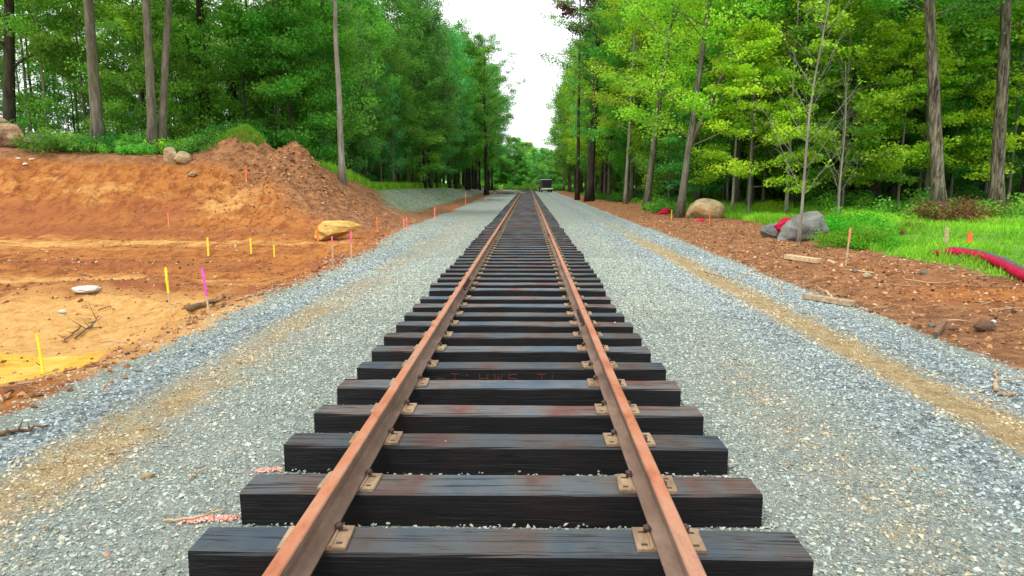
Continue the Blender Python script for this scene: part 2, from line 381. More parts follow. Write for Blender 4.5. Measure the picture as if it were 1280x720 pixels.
def m_leaf(name, stops, tr=.45, hue=.03):
    k = NT(name); r = k.attr('rnd'); o = k.objrnd()
    c = k.ramp(r, stops)
    big = k.noise(k.pos(), .5, 3, .5)
    c = k.n('HueSaturation', {'Color': c, 'Hue': k.math('ADD', k.mr(o, 0, 1, .5-hue, .5+hue*.6), k.math('MULTIPLY', k.math('SUBTRACT', big, .5), .06)),
        'Saturation': 1.0, 'Value': k.math('MULTIPLY', k.mr(k.math('FRACT', k.math('MULTIPLY', o, 7.31)), 0, 1, .85, 1.25), k.mr(big, .3, .7, .85, 1.3))}).outputs[0]
    return k.fin(c, .5, .25, None, 0, tr)
M['leaf_green'] = m_leaf('green_leaves', [(0,(.055,.20,.022)),(.5,(.13,.40,.040)),(.9,(.24,.55,.06)),(1,(.42,.62,.08))])
M['leaf_dark'] = m_leaf('dark_green_leaves', [(0,(.035,.14,.020)),(.5,(.085,.29,.036)),(1,(.18,.45,.06))])
M['leaf_lime'] = m_leaf('lime_leaves', [(0,(.14,.36,.014)),(.5,(.29,.58,.022)),(.9,(.44,.70,.05)),(.975,(.52,.62,.07)),(1,(.60,.34,.06))], .42)
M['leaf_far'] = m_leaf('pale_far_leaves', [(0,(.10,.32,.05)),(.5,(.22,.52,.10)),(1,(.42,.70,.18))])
M['leaf_teal'] = m_leaf('cool_green_leaves', [(0,(.045,.20,.05)),(.5,(.11,.40,.09)),(1,(.23,.58,.15))])
M['leaf_bright'] = m_leaf('fresh_green_leaves', [(0,(.04,.20,.010)),(.5,(.09,.40,.015)),(1,(.20,.60,.03))])
M['leaf_autumn'] = m_leaf('russet_leaves', [(0,(.10,.05,.02)),(.4,(.16,.14,.03)),(.7,(.30,.11,.045)),(1,(.28,.24,.06))], .3, .01)
M['leaf_plum'] = m_leaf('plum_leaves', [(0,(.09,.03,.03)),(.5,(.18,.06,.06)),(.8,(.12,.12,.04)),(1,(.26,.1,.08))], .3, .01)
M['grass'] = m_leaf('bright_grass', [(0,(.07,.22,.012)),(.5,(.18,.44,.022)),(.85,(.31,.59,.04)),(1,(.50,.55,.16))], .35, .01)
def m_bark(name, stops, moss=0.0, sc=1.0):
    k = NT(name); o = k.pos(); v = k.mapv(o, (1,1,.16))
    f = k.noise(v, 9*sc, 7, .68, .5); c = k.ramp(f, stops)
    c = k.mix(k.mr(k.noise(o, 1.3, 4, .6), .45, .7, 0, moss), c, (.09,.12,.035))
    return k.fin(c, .9, .15, k.bump(f, 1.0, .05))
M['bark_grey'] = m_bark('grey_bark', [(.3,(.05,.046,.034)),(.5,(.145,.135,.10)),(.72,(.27,.255,.19))], .5)
M['bark_dark'] = m_bark('dark_bark', [(.3,(.016,.012,.009)),(.5,(.045,.035,.027)),(.75,(.10,.08,.06))], .3)
M['bark_pale'] = m_bark('pale_bark', [(.3,(.14,.13,.10)),(.5,(.28,.26,.21)),(.75,(.42,.40,.34))], .3)
M['bark_rough'] = m_bark('rough_bark', [(.38,(.03,.024,.018)),(.5,(.13,.108,.078)),(.64,(.30,.26,.19))], .25, 1.1)
M['wood'] = m_plain('pale_sawn_wood', (.52,.38,.21), .8, .3, 20)
M['wood_old'] = m_plain('weathered_wood', (.36,.26,.16), .85, .45, 18)
M['wood_brown'] = m_plain('brown_wood', (.16,.095,.05), .85, .4, 18)
M['orange'] = m_plain('orange_marking_paint', (.85,.16,.03), .6, .1)
M['yellow'] = m_plain('yellow_marking_paint', (.80,.68,.04), .6, .1)
M['pink'] = m_plain('pink_marking_paint', (.85,.13,.22), .6, .1)
M['magenta'] = m_plain('magenta_marking_paint', (.75,.10,.50), .6, .1)
M['salmon'] = m_plain('faded_orange_paint', (.70,.26,.14), .7, .2)
M['chalk'] = m_plain('orange_chalk', (.10,.03,.016), .9, .5, 90)
M['red_cloth'] = m_plain('crimson_fabric', (.44,.018,.055), .95, .5, 30, .05, .9)
M['grey_cloth'] = m_plain('charcoal_fabric', (.13,.10,.10), .95, .4, 30, .05, .9)
M['black'] = m_plain('black_paint', (.02,.022,.025), .4, .2)
M['glass'] = m_plain('dark_window_glass', (.03,.04,.05), .1, .1)
M['white'] = m_plain('white_paint', (.78,.78,.76), .5, .1)
M['rubber'] = m_plain('tyre_rubber', (.02,.02,.02), .85, .2)
M['red_light'] = m_plain('red_plastic', (.4,.02,.02), .3, .1)

# ---------------------------------------------------------------- world and light
w = bpy.data.worlds.new('World'); C.world = w; w.use_nodes = True; nt = w.node_tree; nt.nodes.clear()
SUN_EL, SUN_AZ = math.radians(60), math.radians(215)
sky = nt.nodes.new('ShaderNodeTexSky'); sky.sky_type = 'NISHITA'; sky.sun_disc = False
sky.sun_elevation = SUN_EL; sky.sun_rotation = SUN_AZ; sky.dust_density = 3
tc = nt.nodes.new('ShaderNodeTexCoord'); nz = nt.nodes.new('ShaderNodeTexNoise'); nz.inputs['Scale'].default_value = 2.2; nz.inputs['Detail'].default_value = 6
nt.links.new(tc.outputs['Generated'], nz.inputs['Vector'])
rp = nt.nodes.new('ShaderNodeValToRGB'); rp.color_ramp.elements[0].position = .3; rp.color_ramp.elements[0].color = (8.6,8.8,9.3,1)
rp.color_ramp.elements[1].position = .65; rp.color_ramp.elements[1].color = (11.5,11.5,11.6,1); nt.links.new(nz.outputs['Fac'], rp.inputs['Fac'])
mx = nt.nodes.new('ShaderNodeMix'); mx.data_type = 'RGBA'; mx.inputs[0].default_value = .92
nt.links.new(sky.outputs[0], mx.inputs[6]); nt.links.new(rp.outputs[0], mx.inputs[7])
bg = nt.nodes.new('ShaderNodeBackground'); bg.inputs['Strength'].default_value = .11; nt.links.new(mx.outputs[2], bg.inputs[0])
wo = nt.nodes.new('ShaderNodeOutputWorld'); nt.links.new(bg.outputs[0], wo.inputs[0])
sl = bpy.data.lights.new('sun', 'SUN'); sl.energy = 1.5; sl.angle = math.radians(11); sl.color = (1,.96,.9)
so = bpy.data.objects.new('sun', sl); col.objects.link(so)
sdir = np.array([math.sin(SUN_AZ)*math.cos(SUN_EL), math.cos(SUN_AZ)*math.cos(SUN_EL), math.sin(SUN_EL)])
from mathutils import Vector
so.rotation_euler = Vector(sdir).to_track_quat('Z', 'Y').to_euler()
vs = C.view_settings; vs.view_transform = 'Standard'; vs.look = 'None'; vs.gamma = 1; vs.exposure = .62; vs.use_curve_mapping = False

# ---------------------------------------------------------------- ground mesh
def axis(segs):
    out = []
    for a, b, s in segs: out.append(np.arange(a, b, s))
    return np.concatenate(out+[np.array([segs[-1][1]])])
xs = axis([(-700,-100,60),(-100,-40,4),(-40,-24,.5),(-24,-20,.2),(-20,-12,.11),(-12,-3,.085),(-3,3.2,.13),(3.2,9.5,.085),(9.5,16,.2),(16,40,.6),(40,100,4),(100,700,60)])
ys = axis([(-60,-4,4),(-4,1,.4),(1,16,.085),(16,31,.10),(31,60,.35),(60,140,1.2),(140,260,6),(260,1500,80)])
X, Y = np.meshgrid(xs, ys); Z = terrain(X, Y)
U = bank_u(X, Y); EL = edge_left(Y); ER = edge_right(Y)
far = ss(30, 40, Y)
endg = 1-ss(126, 132, Y)
wg = ss(-.5, .45, X-EL+.2*fbm(X, Y, .6, 3, 14))*ss(-.4, .35, ER-X)*endg
wtan = (.62+.55*fbm(X, Y, 1.6, 3, 16))*1.1*np.exp(-((X+2.65+.12*fbm(Y, 0*Y, 3, 2, 4))/.45)**2)*ss(16, 8, Y)+.5*np.exp(-((X+2.5)/.4)**2)*ss(9, 16, Y)*ss(60, 30, Y)
wtan = wtan+1.15*np.exp(-((X-3.48)/.27)**2)*ss(28, 16, Y)+.5*np.exp(-((X-2.0)/.30)**2)*ss(11, 6, Y)*ss(-.15, .35, fbm(X, Y, 1.0, 3, 15))+.5*np.exp(-((X-1.9)/.4)**2)*ss(10, 13, Y)*ss(24, 18, Y)
wtan = wtan+.7*ss(.35, 0, ER-X)*ss(0, .1, ER-X)*ss(14, 22, Y)
wtan = np.clip(wtan*.85, 0, 1)
wblue = np.exp(-((X+3.15)/.26)**2)*ss(24, 14, Y)+.75*np.exp(-((X-2.9)/.5)**2)+.9*np.exp(-((X-4.1)/.4)**2)
wpale = 1.25*gau(X, Y, -7.4, 7.9, 4.2, 1.8)+.5*gau(X, Y, -12, 20.5, 7, .8)+.75*gau(X, Y, -9.5, 12.3, 4.0, .7)+.15*gau(X, Y, -13, 25.2, 4, 1.2)+.8*gau(X, Y, -4.9, 9.2, .9, .6)+.35*gau(X,Y,-14,19,6,1.6)+.25*gau(X,Y,-15.5,24.9,1.7,.7)+.5*gau(X,Y,-10.9,25.0,1.1,.6)+.2*gau(X,Y,-19,25.4,1.5,.6)
wyel = gau(X, Y, -5.75, 6.45, 1.15, .62)*1.6*ss(0, .15, EL-.55-X)
wred = .75*gau(X, Y, -17.5, 24.0, 3, .6)+.7*gau(X, Y, -12.8, 24.6, 1.2, .7)+.5*gau(X, Y, -20.5, 26.2, 2, .5)+.9*gau(X, Y, -6.4, 10.6, 1.5, .6)+.8*gau(X, Y, -9, 15, 5, .7)+.9*gau(X, Y, -13, 22.5, 8, .55)+.55*np.exp(-((X-EL+.5)/.4)**2)*ss(30,20,Y)
mound = np.exp(-((X+8.6)/3.0)**2-((Y-27.6)/3.0)**2)*.62*(1+.9*fbm(X, Y, 1.3, 3, 48))
dark_toe = .5*np.exp(-((U-.5)/.5)**2)*(1-far)*(.6+.8*fbm(X, Y, 1.5, 3, 47))
wsoil = np.clip(mound+dark_toe+.75*ss(3.4, 5.0, U)*(1-far)+far*.75+.8*gau(X, Y, -6.2, 29, 1.6, 3.5)+.9*gau(X, Y, -6.8, 34, 2.5, 5), 0, 1)
wsoil = np.where(X < 0, wsoil+.55*ss(.55, .1, EL-X)*ss(0, .1, EL-X)*ss(12, 3, Y), 1.0)
wsoil = np.where(X > 0, .80-.6*gau(X, Y, 7.1, 9.6, 1.2, .9)-.25*gau(X,Y,6.5,13,1,1.5), wsoil)
wseed = np.where(X < 0, ss(33, 46, Y)*ss(.2, 1.6, U)*ss(5.2, 4.2, U)+.55*gau(X, Y, -6.6, 36, 1.0, 3.5), 0)
wwood = np.where(X < 0, np.maximum(ss(5.0, 6.1, U)*(1-far)*(1-1.0*np.exp(-((X+12.4)/4.6)**2-((Y-27.6)/1.9)**2)), far*ss(4.0, 5.0, U)), 0)
gedge = 8.3+.5*fbm(Y, 0*Y, 3, 3, 33)+.9*ss(14, 30, Y)-1.6*ss(40, 90, Y)
wwood = np.where(X > 0, ss(-.3, .3, X-gedge), wwood); wwood = np.maximum(wwood, 1-endg)
wgrass = np.where(X > 0, ss(21, 15, X)*ss(42, 34, Y), 0)+np.where(X < 0, far*ss(4.0, 4.6, U)*ss(8, 6, U), 0)+.7*ss(140, 145, Y)
wgrass = np.clip(wgrass+np.where(X < 0, .9*gau(X, Y, -13.5, 33, 3, 2), 0), 0, 1)
ny, nx = X.shape
idx = np.arange(nx*ny).reshape(ny, nx)
Q = np.stack([idx[:-1,:-1], idx[:-1,1:], idx[1:,1:], idx[1:,:-1]], -1).reshape(-1, 4)
zone = np.zeros_like(X); zone = np.where(wwood > .5, 2, np.where(wg > .5, 0, 1))
qz = zone[:-1,:-1].ravel()
allV = np.stack([X, Y, Z], -1).reshape(-1, 3)
ats = dict(w_gravel=wg, w_tan=wtan, w_blue=wblue, w_pale=wpale, w_yellow=wyel, w_red=wred, w_soil=wsoil, w_seed=wseed, w_wood=wwood, w_grass=wgrass)
for zi, nm in ((0, 'gravel_bed'), (1, 'bare_soil'), (2, 'forest_floor')):
    q = Q[qz == zi]; used, inv = np.unique(q.ravel(), return_inverse=True)
    me = npmesh(nm, allV[used], F4=inv.reshape(-1, 4), attrs={k: ('POINT', v.ravel()[used]) for k, v in ats.items()}, smooth=True)
    tag(link(nm, me, M['ground']), kind='structure')

# ---------------------------------------------------------------- loose stones and clods (nobody could count them)
def lumps(name, xy, size, mat, attrs, seed, flat=.6, lift=.15, zoff=0.0):
    r = np.random.default_rng(seed); n = len(xy)
    base = np.array([(1,0,0),(-1,0,0),(0,1,0),(0,-1,0),(0,0,1),(0,0,-1),(.6,.6,.5),(-.6,-.6,.5)])
    base = np.array([(1,0,0),(0,1,0),(-1,0,0),(0,-1,0),(.15,.1,1),(0,0,-1)])
    tri = np.array([(0,1,4),(1,2,4),(2,3,4),(3,0,4),(1,0,5),(2,1,5),(3,2,5),(0,3,5)])
    V = base[None]*r.uniform(.55, 1.25, (n,6,1))+r.normal(0, .16, (n,6,3))
    V[:,:,2] *= flat
    a = r.uniform(0, 2*PI, n); c, s = np.cos(a)[:,None], np.sin(a)[:,None]
    t = r.normal(0, .5, n); ct, st = np.cos(t)[:,None], np.sin(t)[:,None]
    x, y, z = V[:,:,0], V[:,:,1], V[:,:,2]
    y, z = y*ct-z*st, y*st+z*ct
    x, y = x*c-y*s, x*s+y*c
    V = np.stack([x, y, z], -1)*size[:,None,None]
    zz = terrain(xy[:,0], xy[:,1])
    V += np.stack([xy[:,0], xy[:,1], zz+size*lift+zoff], -1)[:,None]
    Fc = (tri[None]+np.arange(n)[:,None,None]*6).reshape(-1,3)
    me = npmesh(name, V.reshape(-1,3), F3=Fc, attrs={k: ('FACE', np.repeat(v, 8)) for k, v in attrs.items()})
    return link(name, me, mat)
r = np.random.default_rng(3)
n = 290000
yy = np.where(r.random(n) < .62, 1.2+14*r.random(n)**1.4, 9+26*r.random(n)**1.25); xx = r.uniform(-5.2, 5.6, n)
half = .80*yy+.6; keep = (np.abs(xx-.1) < half) & (r.random(n) > ss(20, 35, yy)) & (xx > edge_left(yy)+r.normal(.05, .28, n)) & (xx < edge_right(yy)+r.normal(0, .12, n))
tanw = (.6+.9*fbm(xx,yy,1.6,3,16))*1.1*np.exp(-((xx+2.65)/.38)**2)+1.2*np.exp(-((xx-3.48)/.22)**2)+.4*np.exp(-((xx-2.0)/.3)**2)*ss(11,6,yy)*ss(-.15,.35,fbm(xx,yy,1.0,3,15))
keep &= r.random(n) > tanw*.97*ss(.2,.5,fbm(xx,yy,.8,3,77)+.5)
xx, yy = xx[keep], yy[keep]; n = len(xx)
bl = (np.exp(-((xx+3.15)/.26)**2)+.75*np.exp(-((xx-2.9)/.5)**2)+.9*np.exp(-((xx-4.1)/.4)**2))+r.normal(0, .25, n)
tn = (.62+.6*fbm(xx,yy,1.6,3,16))*1.1*np.exp(-((xx+2.65)/.5)**2)+1.4*np.exp(-((xx-3.48)/.33)**2)+.6*np.exp(-((xx-2.0)/.32)**2)*ss(9,5,yy)*ss(-.15,.35,fbm(xx,yy,1.0,3,15))+.25*fbm(xx,yy,1.2,3,13)+r.normal(0, .25, n)
tone = np.where(bl > tn, np.clip(bl, 0, 1), -np.clip(tn, 0, 1)); tone = np.where(np.maximum(bl, tn) < .2, 0, tone)
size = (.0055+.0085*r.random(n)**2+.007*(r.random(n) > .985))*(1+.045*np.minimum(yy, 20))*(1+.2*np.clip(bl, 0, 1))
tag(lumps('loose_gravel', np.stack([xx, yy], -1), size, M['stone'], dict(rnd=r.random(n), tone=tone), 11), kind='stuff')
# clods of soil on the banks and the right verge
def scatter_zone(n, x0, x1, y0, y1, f, seed):
    r = np.random.default_rng(seed); x = r.uniform(x0, x1, n); y = r.uniform(y0, y1, n); k = r.random(n) < f(x, y); return x[k], y[k]
x1_, y1_ = scatter_zone(26000, 4.6, 10, 3, 45, lambda x, y: (x > edge_right(y))*ss(9.0, 7.8, x)*ss(60,8,y), 21)
x2_, y2_ = scatter_zone(12000, -15, -4.5, 22, 32, lambda x, y: np.exp(-((x+9)/3)**2-((y-27)/3)**2)+.1, 22)
x3_, y3_ = scatter_zone(22000, -14, -3.0, 3, 22, lambda x, y: (x < edge_left(y)+.4)*(.12+.8*gau(x,y,-6.4,10.6,1.5,.6)+.7*np.exp(-((x-edge_left(y)+.35)/.35)**2)+.4*gau(x,y,-9,15,5,.8)), 23)
cx = np.concatenate([x1_, x2_, x3_]); cy = np.concatenate([y1_, y2_, y3_]); r = np.random.default_rng(8); n = len(cx)
sz = .010+.034*r.random(n)**3+.02*np.exp(-((cx-edge_left(cy)+.3)/.4)**2)*(r.random(n) > .8)+.075*(np.exp(-((cx+9)/3)**2-((cy-27)/3)**2))*r.random(n)**4
tag(lumps('soil_clods', np.stack([cx, cy], -1), sz, M['clod'], dict(rnd=r.random(n)), 31, .75, .2), kind='stuff')

# ---------------------------------------------------------------- track
TIE_TOP = .155; TH = .178; TW = .225
def tie_mesh(seed):
    r = np.random.default_rng(seed); L = 2.59; nseg = 9
    V = []; Fs = []
    for i in range(nseg+1):
        x = -L/2+L*i/nseg
        w = TW/2; h = TH
        j = r.normal(0, .0022, 8)
        if i in (0, nseg): j = r.normal(0, .007, 8); j[4] = min(j[4], .002); j[5] = min(j[5], .002)
        c = .010
        ring = [(-w, 0), (-w, h-c), (-w+c, h), (w-c, h), (w, h-c), (w, 0)]
        for q, (yy_, zz_) in enumerate(ring): V.append((x, yy_+j[q]*.9, zz_-TH+TIE_TOP+(j[(q+3)%8] if q else 0)*.7))
    m = 6
    for i in range(nseg):
        for q in range(m): Fs.append((i*m+q, i*m+(q+1)%m, (i+1)*m+(q+1)%m, (i+1)*m+q))
    Fs += [tuple(range(m))[::-1], tuple(nseg*m+q for q in range(m))]
    g = Geo(); g.add(V, Fs); return g.mesh('crosstie', bevel=0)
tie_meshes = [tie_mesh(s) for s in range(7)]
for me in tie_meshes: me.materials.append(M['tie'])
GAUGE = 1.435+.07
def plate_mesh():
    g = Geo(); g.box((0,0,.009), (.285,.185,.014))
    g.box((-.079,0,.0195), (.008,.185,.009)); g.box((.079,0,.0195), (.008,.185,.009))
    nb = len(g.F)
    for sx in (-1, 1):
        for yy_ in (-.055, .05): g.box((sx*.108, yy_, .0157), (.026,.016,.003))
    me = g.mesh('tie_plate'); me.materials.append(M['plate']); me.materials.append(M['spike'])
    me.polygons.foreach_set('material_index', [0]*nb+[1]*(len(g.F)-nb)); return me
def spike_mesh(s):
    g = Geo(); g.box((0,0,.006), (.017,.017,.05)); g.tube([(-.006*s,0,.027),(-.006*s,0,.034),(-.008*s,0,.044)], [.019,.020,.010], 6)
    return g.mesh('spike', bevel=0)
pm = plate_mesh()
spm = {s: spike_mesh(s) for s in (-1, 1)}
for s in spm: spm[s].materials.append(M['spike'])
tie_meas = [(694,230,1014),(617.5,297,952),(559.3,352,909),(519.7,390.5,879),(485.5,420,850),(461,445,832.5),(439.6,463.5,813),(422,479,802),(407,494,791),(395,504.5,780.6),(383.7,515.5,770),(374,524.7,763.4),(363,536,757)]
ties = []
for yy_, xl, xr in tie_meas:
    a = G(xl, yy_, TIE_TOP); b = G(xr, yy_, TIE_TOP); ties.append(((a[1]+b[1])/2+TW/2, (a[0]+b[0])/2, (b[0]-a[0])/2.59, math.atan2(b[1]-a[1], b[0]-a[0])*.3))
y0 = ties[0][0]
ties = [(y0-.56*i, .02, 1, 0) for i in (4,3,2,1)]+ties
y = ties[-1][0]
while y < 131:
    y += .562+random.gauss(0, .012); ties.append((y, random.gauss(.005, .02), random.uniform(.99,1.01), random.gauss(0, .006)))
ord_ = ['frontmost whole crosstie in view, black with bluish top, split at its left end',
 'second crosstie from the viewer, top stained dark red at left end and middle',
 'third crosstie from the viewer, faded brown top, red paint on gravel by its left end',
 'fourth crosstie from the viewer, black with a long crack along its grey top',
 'fifth crosstie from the viewer, black, just in front of the one with orange scrawl',
 'sixth crosstie from the viewer, dark face scrawled with faded orange chalk marks',
 'crosstie directly behind the one scrawled with orange chalk, black with a bluish top',
 'crosstie two places behind the orange-scrawled one, black with pale grey top',
 'crosstie three places behind the orange-scrawled one, just before the bolted joint in the right rail',
 'crosstie under the nearest end of the bolted joint bars of the right rail',
 'crosstie just beyond the bolted joint of the right rail',
 'crosstie two places beyond the bolted joint of the right rail, brownish black',
 'wide-spaced crosstie with a blue sheen on top, before the joint in the left rail']
for i, (yy_, xc, sc, rz) in enumerate(ties):
    near = i-4
    if near < 0: lab = 'black crosstie behind the viewer, under the very start of the rails'
    elif near < 13: lab = ord_[near]
    elif yy_ < 33: lab = 'dark crosstie in the middle stretch of track, past the first rail joints'
    else: lab = 'dark crosstie in the distant stretch of track where the rows merge'
    t = empty('crosstie', (xc, yy_, 0), (0,0,rz), lab, 'railway sleeper', 'crossties laid under the rails')
    if near > 12 or near < 0: t.rotation_euler.z = rz
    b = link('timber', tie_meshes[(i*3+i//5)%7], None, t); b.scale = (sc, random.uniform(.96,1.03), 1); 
    if i % 2: b.rotation_euler.z = PI
    if yy_ > 62: continue
    for sx in (-1, 1):
        p = link('tie_plate', pm, None, t, (sx*GAUGE/2-xc, random.gauss(0, .006), TIE_TOP)); p.rotation_euler.z = -rz+random.gauss(0, .03)
        if yy_ > 18: continue
        for s, oy in ((1, random.choice((-.055,.05))), (-1, random.choice((-.055,.05)))):
            q = link('spike', spm[s], None, p, (s*.088, oy, .006+random.uniform(0,.006))); q.rotation_euler = (random.gauss(0,.08), random.gauss(0,.08), random.gauss(0,.2))
r = np.random.default_rng(19); sx_, sy_, so_ = [], [], []
for yy_, xc, sc, rz in ties[3:34]:
    nn = 150; xq = r.uniform(-1.3*sc, 1.3*sc, nn); sgn = r.choice([-1,1], nn); sx_.append(xq+xc); sy_.append(yy_+sgn*(TW/2+np.abs(r.normal(0, .022, nn))+.004)); so_.append(np.abs(r.normal(0, .014, nn)))
    nn = 46; sgn = r.choice([-1,1], nn); sx_.append(xc+sgn*(1.295*sc+np.abs(r.normal(0,.03,nn))+.008)); sy_.append(yy_+r.uniform(-.12,.12,nn)); so_.append(np.abs(r.normal(0,.018,nn)))
    nn = r.integers(0, 4); sx_.append(xc+r.uniform(-1.2,1.2,nn)); sy_.append(yy_+r.uniform(-.09,.09,nn)); so_.append(np.full(nn, .165))
sx_, sy_, so_ = map(np.concatenate, (sx_, sy_, so_)); n_ = len(sx_)
tag(lumps('gravel_banked_against_ties', np.stack([sx_, sy_], -1), .007+.009*r.random(n_)**2, M['stone'], dict(rnd=r.random(n_), tone=np.clip(r.normal(0,.25,n_),-1,1)), 20, .6, .3, so_), kind='stuff')
# orange scrawl on the face of the sixth tie
sixth = [o for o in bpy.data.objects if o.name.startswith('crosstie') and o.get('label') == ord_[5]][0]
def stroke(x0, z0, x1, z1, wd=.008):
    L = math.hypot(x1-x0, z1-z0); gl[0].box(((x0+x1)/2, -TW/2-.004, (z0+z1)/2), (L, .002, wd), ry=-math.atan2(z1-z0, x1-x0))
def glyph(ch, x, s=.075, z=.035):
    S = {'T': [(0,1,1,1),(.5,0,.5,1)], 'H': [(0,0,0,1),(1,0,1,1),(0,.5,1,.5)], 'E': [(0,0,0,1),(0,1,1,1),(0,.5,.8,.5),(0,0,1,0)],
         'N': [(0,0,0,1),(0,1,1,0),(1,0,1,1)], 'W': [(0,1,.25,0),(.25,0,.5,.8),(.5,.8,.75,0),(.75,0,1,1)], 'S': [(1,1,0,.9),(0,.9,0,.55),(0,.55,1,.45),(1,.45,1,.1),(1,.1,0,0)],
         'L': [(0,0,0,1),(0,0,.8,0)], '"': [(.2,0,.2,.35),(.6,0,.6,.35)], '-': [(0,.5,1,.5)], "'": [(.3,.7,.3,1)]}
    for a, b, c, d in S[ch]: stroke(x+a*s*.9, z+b*s, x+c*s*.9, z+d*s)
xx_ = -.62; gl = [None]
for ch in "-T'HWS TL \"":
    if ch != ' ':
        gl[0] = Geo(); glyph(ch, xx_); gl[0].build('chalk_letter', M['chalk'], sixth)
    xx_ += .12
# rails
def rail_prof():
    h = .140; zb = TIE_TOP+.016; f = .066; hd = .0315
    half = [(f,0),(f,.010),(.022,.022),(.0085,.040),(.0085,.092),(hd-.004,.104),(hd,.110),(hd,h-.006),(hd-.006,h-.001),(0,h)]
    return [(x, z+zb) for x, z in half]+[(-x, z+zb) for x, z in half[-2::-1]]
prof = rail_prof()
def bolts_bar(side, n=6):
    g = Geo(); zb = TIE_TOP+.016
    x = side*.020
    g.prism([(side*.0095, zb+.030), (side*.030, zb+.024), (side*.044, zb+.020), (side*.046, zb+.026), (side*.024, zb+.045), (side*.020, zb+.085), (side*.034, zb+.100), (side*.0095, zb+.102)], -.36, .36)
    return g
def rail(xc, ya, yb, lab):
    g = Geo(); n = max(1, int((yb-ya)/3))
    m = len(prof); V = []; Fs = []
    for i in range(n+1):
        yy_ = ya+.007+(yb-ya-.014)*i/n
        for x, z in prof: V.append((x, yy_-ya, z))
    for i in range(n):
        for q in range(m): Fs.append((i*m+q, i*m+(q+1)%m, (i+1)*m+(q+1)%m, (i+1)*m+q))
    Fs += [tuple(range(m))[::-1], tuple(n*m+q for q in range(m))]
    g.add(V, Fs)
    t = empty('rail', (xc, ya, 0), label=lab, cat='rail', group='rusty rail lengths bolted end to end')
    g.build('rail_bar', M['rail'], t); return t
def joint(t, yb, ya):
    for side in (-1, 1):
        j = bolts_bar(side).build('joint_bar', M['joint'], t); j.location.y = yb-ya
        if yb < 36:
            for k in range(6):
                b = Geo(); x = side*.022; zb = TIE_TOP+.016+.065
                b.tube([(x,0,zb),(x+side*.016,0,zb)], .016, 6); b.tube([(x+side*.016,0,zb),(x+side*.032,0,zb)], .0085, 8)
                bb = b.build('bolt', M['spike'], j); bb.location.y = -.30+.12*k
LR = {-1: ([-3.5, 9.72]+[9.72+11.9*i for i in range(1, 11)]), 1: ([-3.5, 7.35]+[7.35+11.9*i for i in range(1, 11)])}
for side, cuts in LR.items():
    cuts = [c for c in cuts if c < 129]+[131.5]
    sn = 'left' if side < 0 else 'right'
    for i in range(len(cuts)-1):
        lab = {0: f'nearest length of the {sn} rail, orange-rusted head running out of the picture bottom', 1: f'second length of the {sn} rail, starting at its first bolted joint'}.get(i, f'distant rusty length of the {sn} rail')
        t = rail(side*GAUGE/2, cuts[i], cuts[i+1], lab)
        if i < 5 and i < len(cuts)-2: joint(t, cuts[i+1], cuts[i])

# ---------------------------------------------------------------- trees
def leafset(centers, rad, per, size, seed, flat=.35, droop=.0, upb=1.0):
    r = np.random.default_rng(seed); m = len(centers)
    c = np.repeat(centers, per, 0); rr = np.repeat(rad, per)
    d = r.normal(0, 1, (len(c), 3)); d /= np.linalg.norm(d, axis=1)[:,None]; d *= (r.random(len(c))**.45)[:,None]
    p = c+d*rr[:,None]*np.array([1,1,flat])
    nrm = r.normal(0, .85, (len(c), 3)); nrm[:,2] += upb; nrm /= np.linalg.norm(nrm, axis=1)[:,None]
    a = r.normal(0, 1, (len(c), 3)); a -= (a*nrm).sum(1)[:,None]*nrm; a /= np.linalg.norm(a, axis=1)[:,None]
    b = np.cross(nrm, a); s = size*r.uniform(.6, 1.35, len(c))
    L = a*s[:,None]; Wd = b*(s*.42)[:,None]
    V = np.stack([p-L*.5, p+Wd-L*.05, p+L*.5, p-Wd-L*.05], 1).reshape(-1,3)
    Fq = np.arange(len(c)*4).reshape(-1,4)
    rn = np.clip(np.repeat(r.random(m), per)*.5+r.random(len(c))*.5, 0, 1)
    return V, Fq, rn
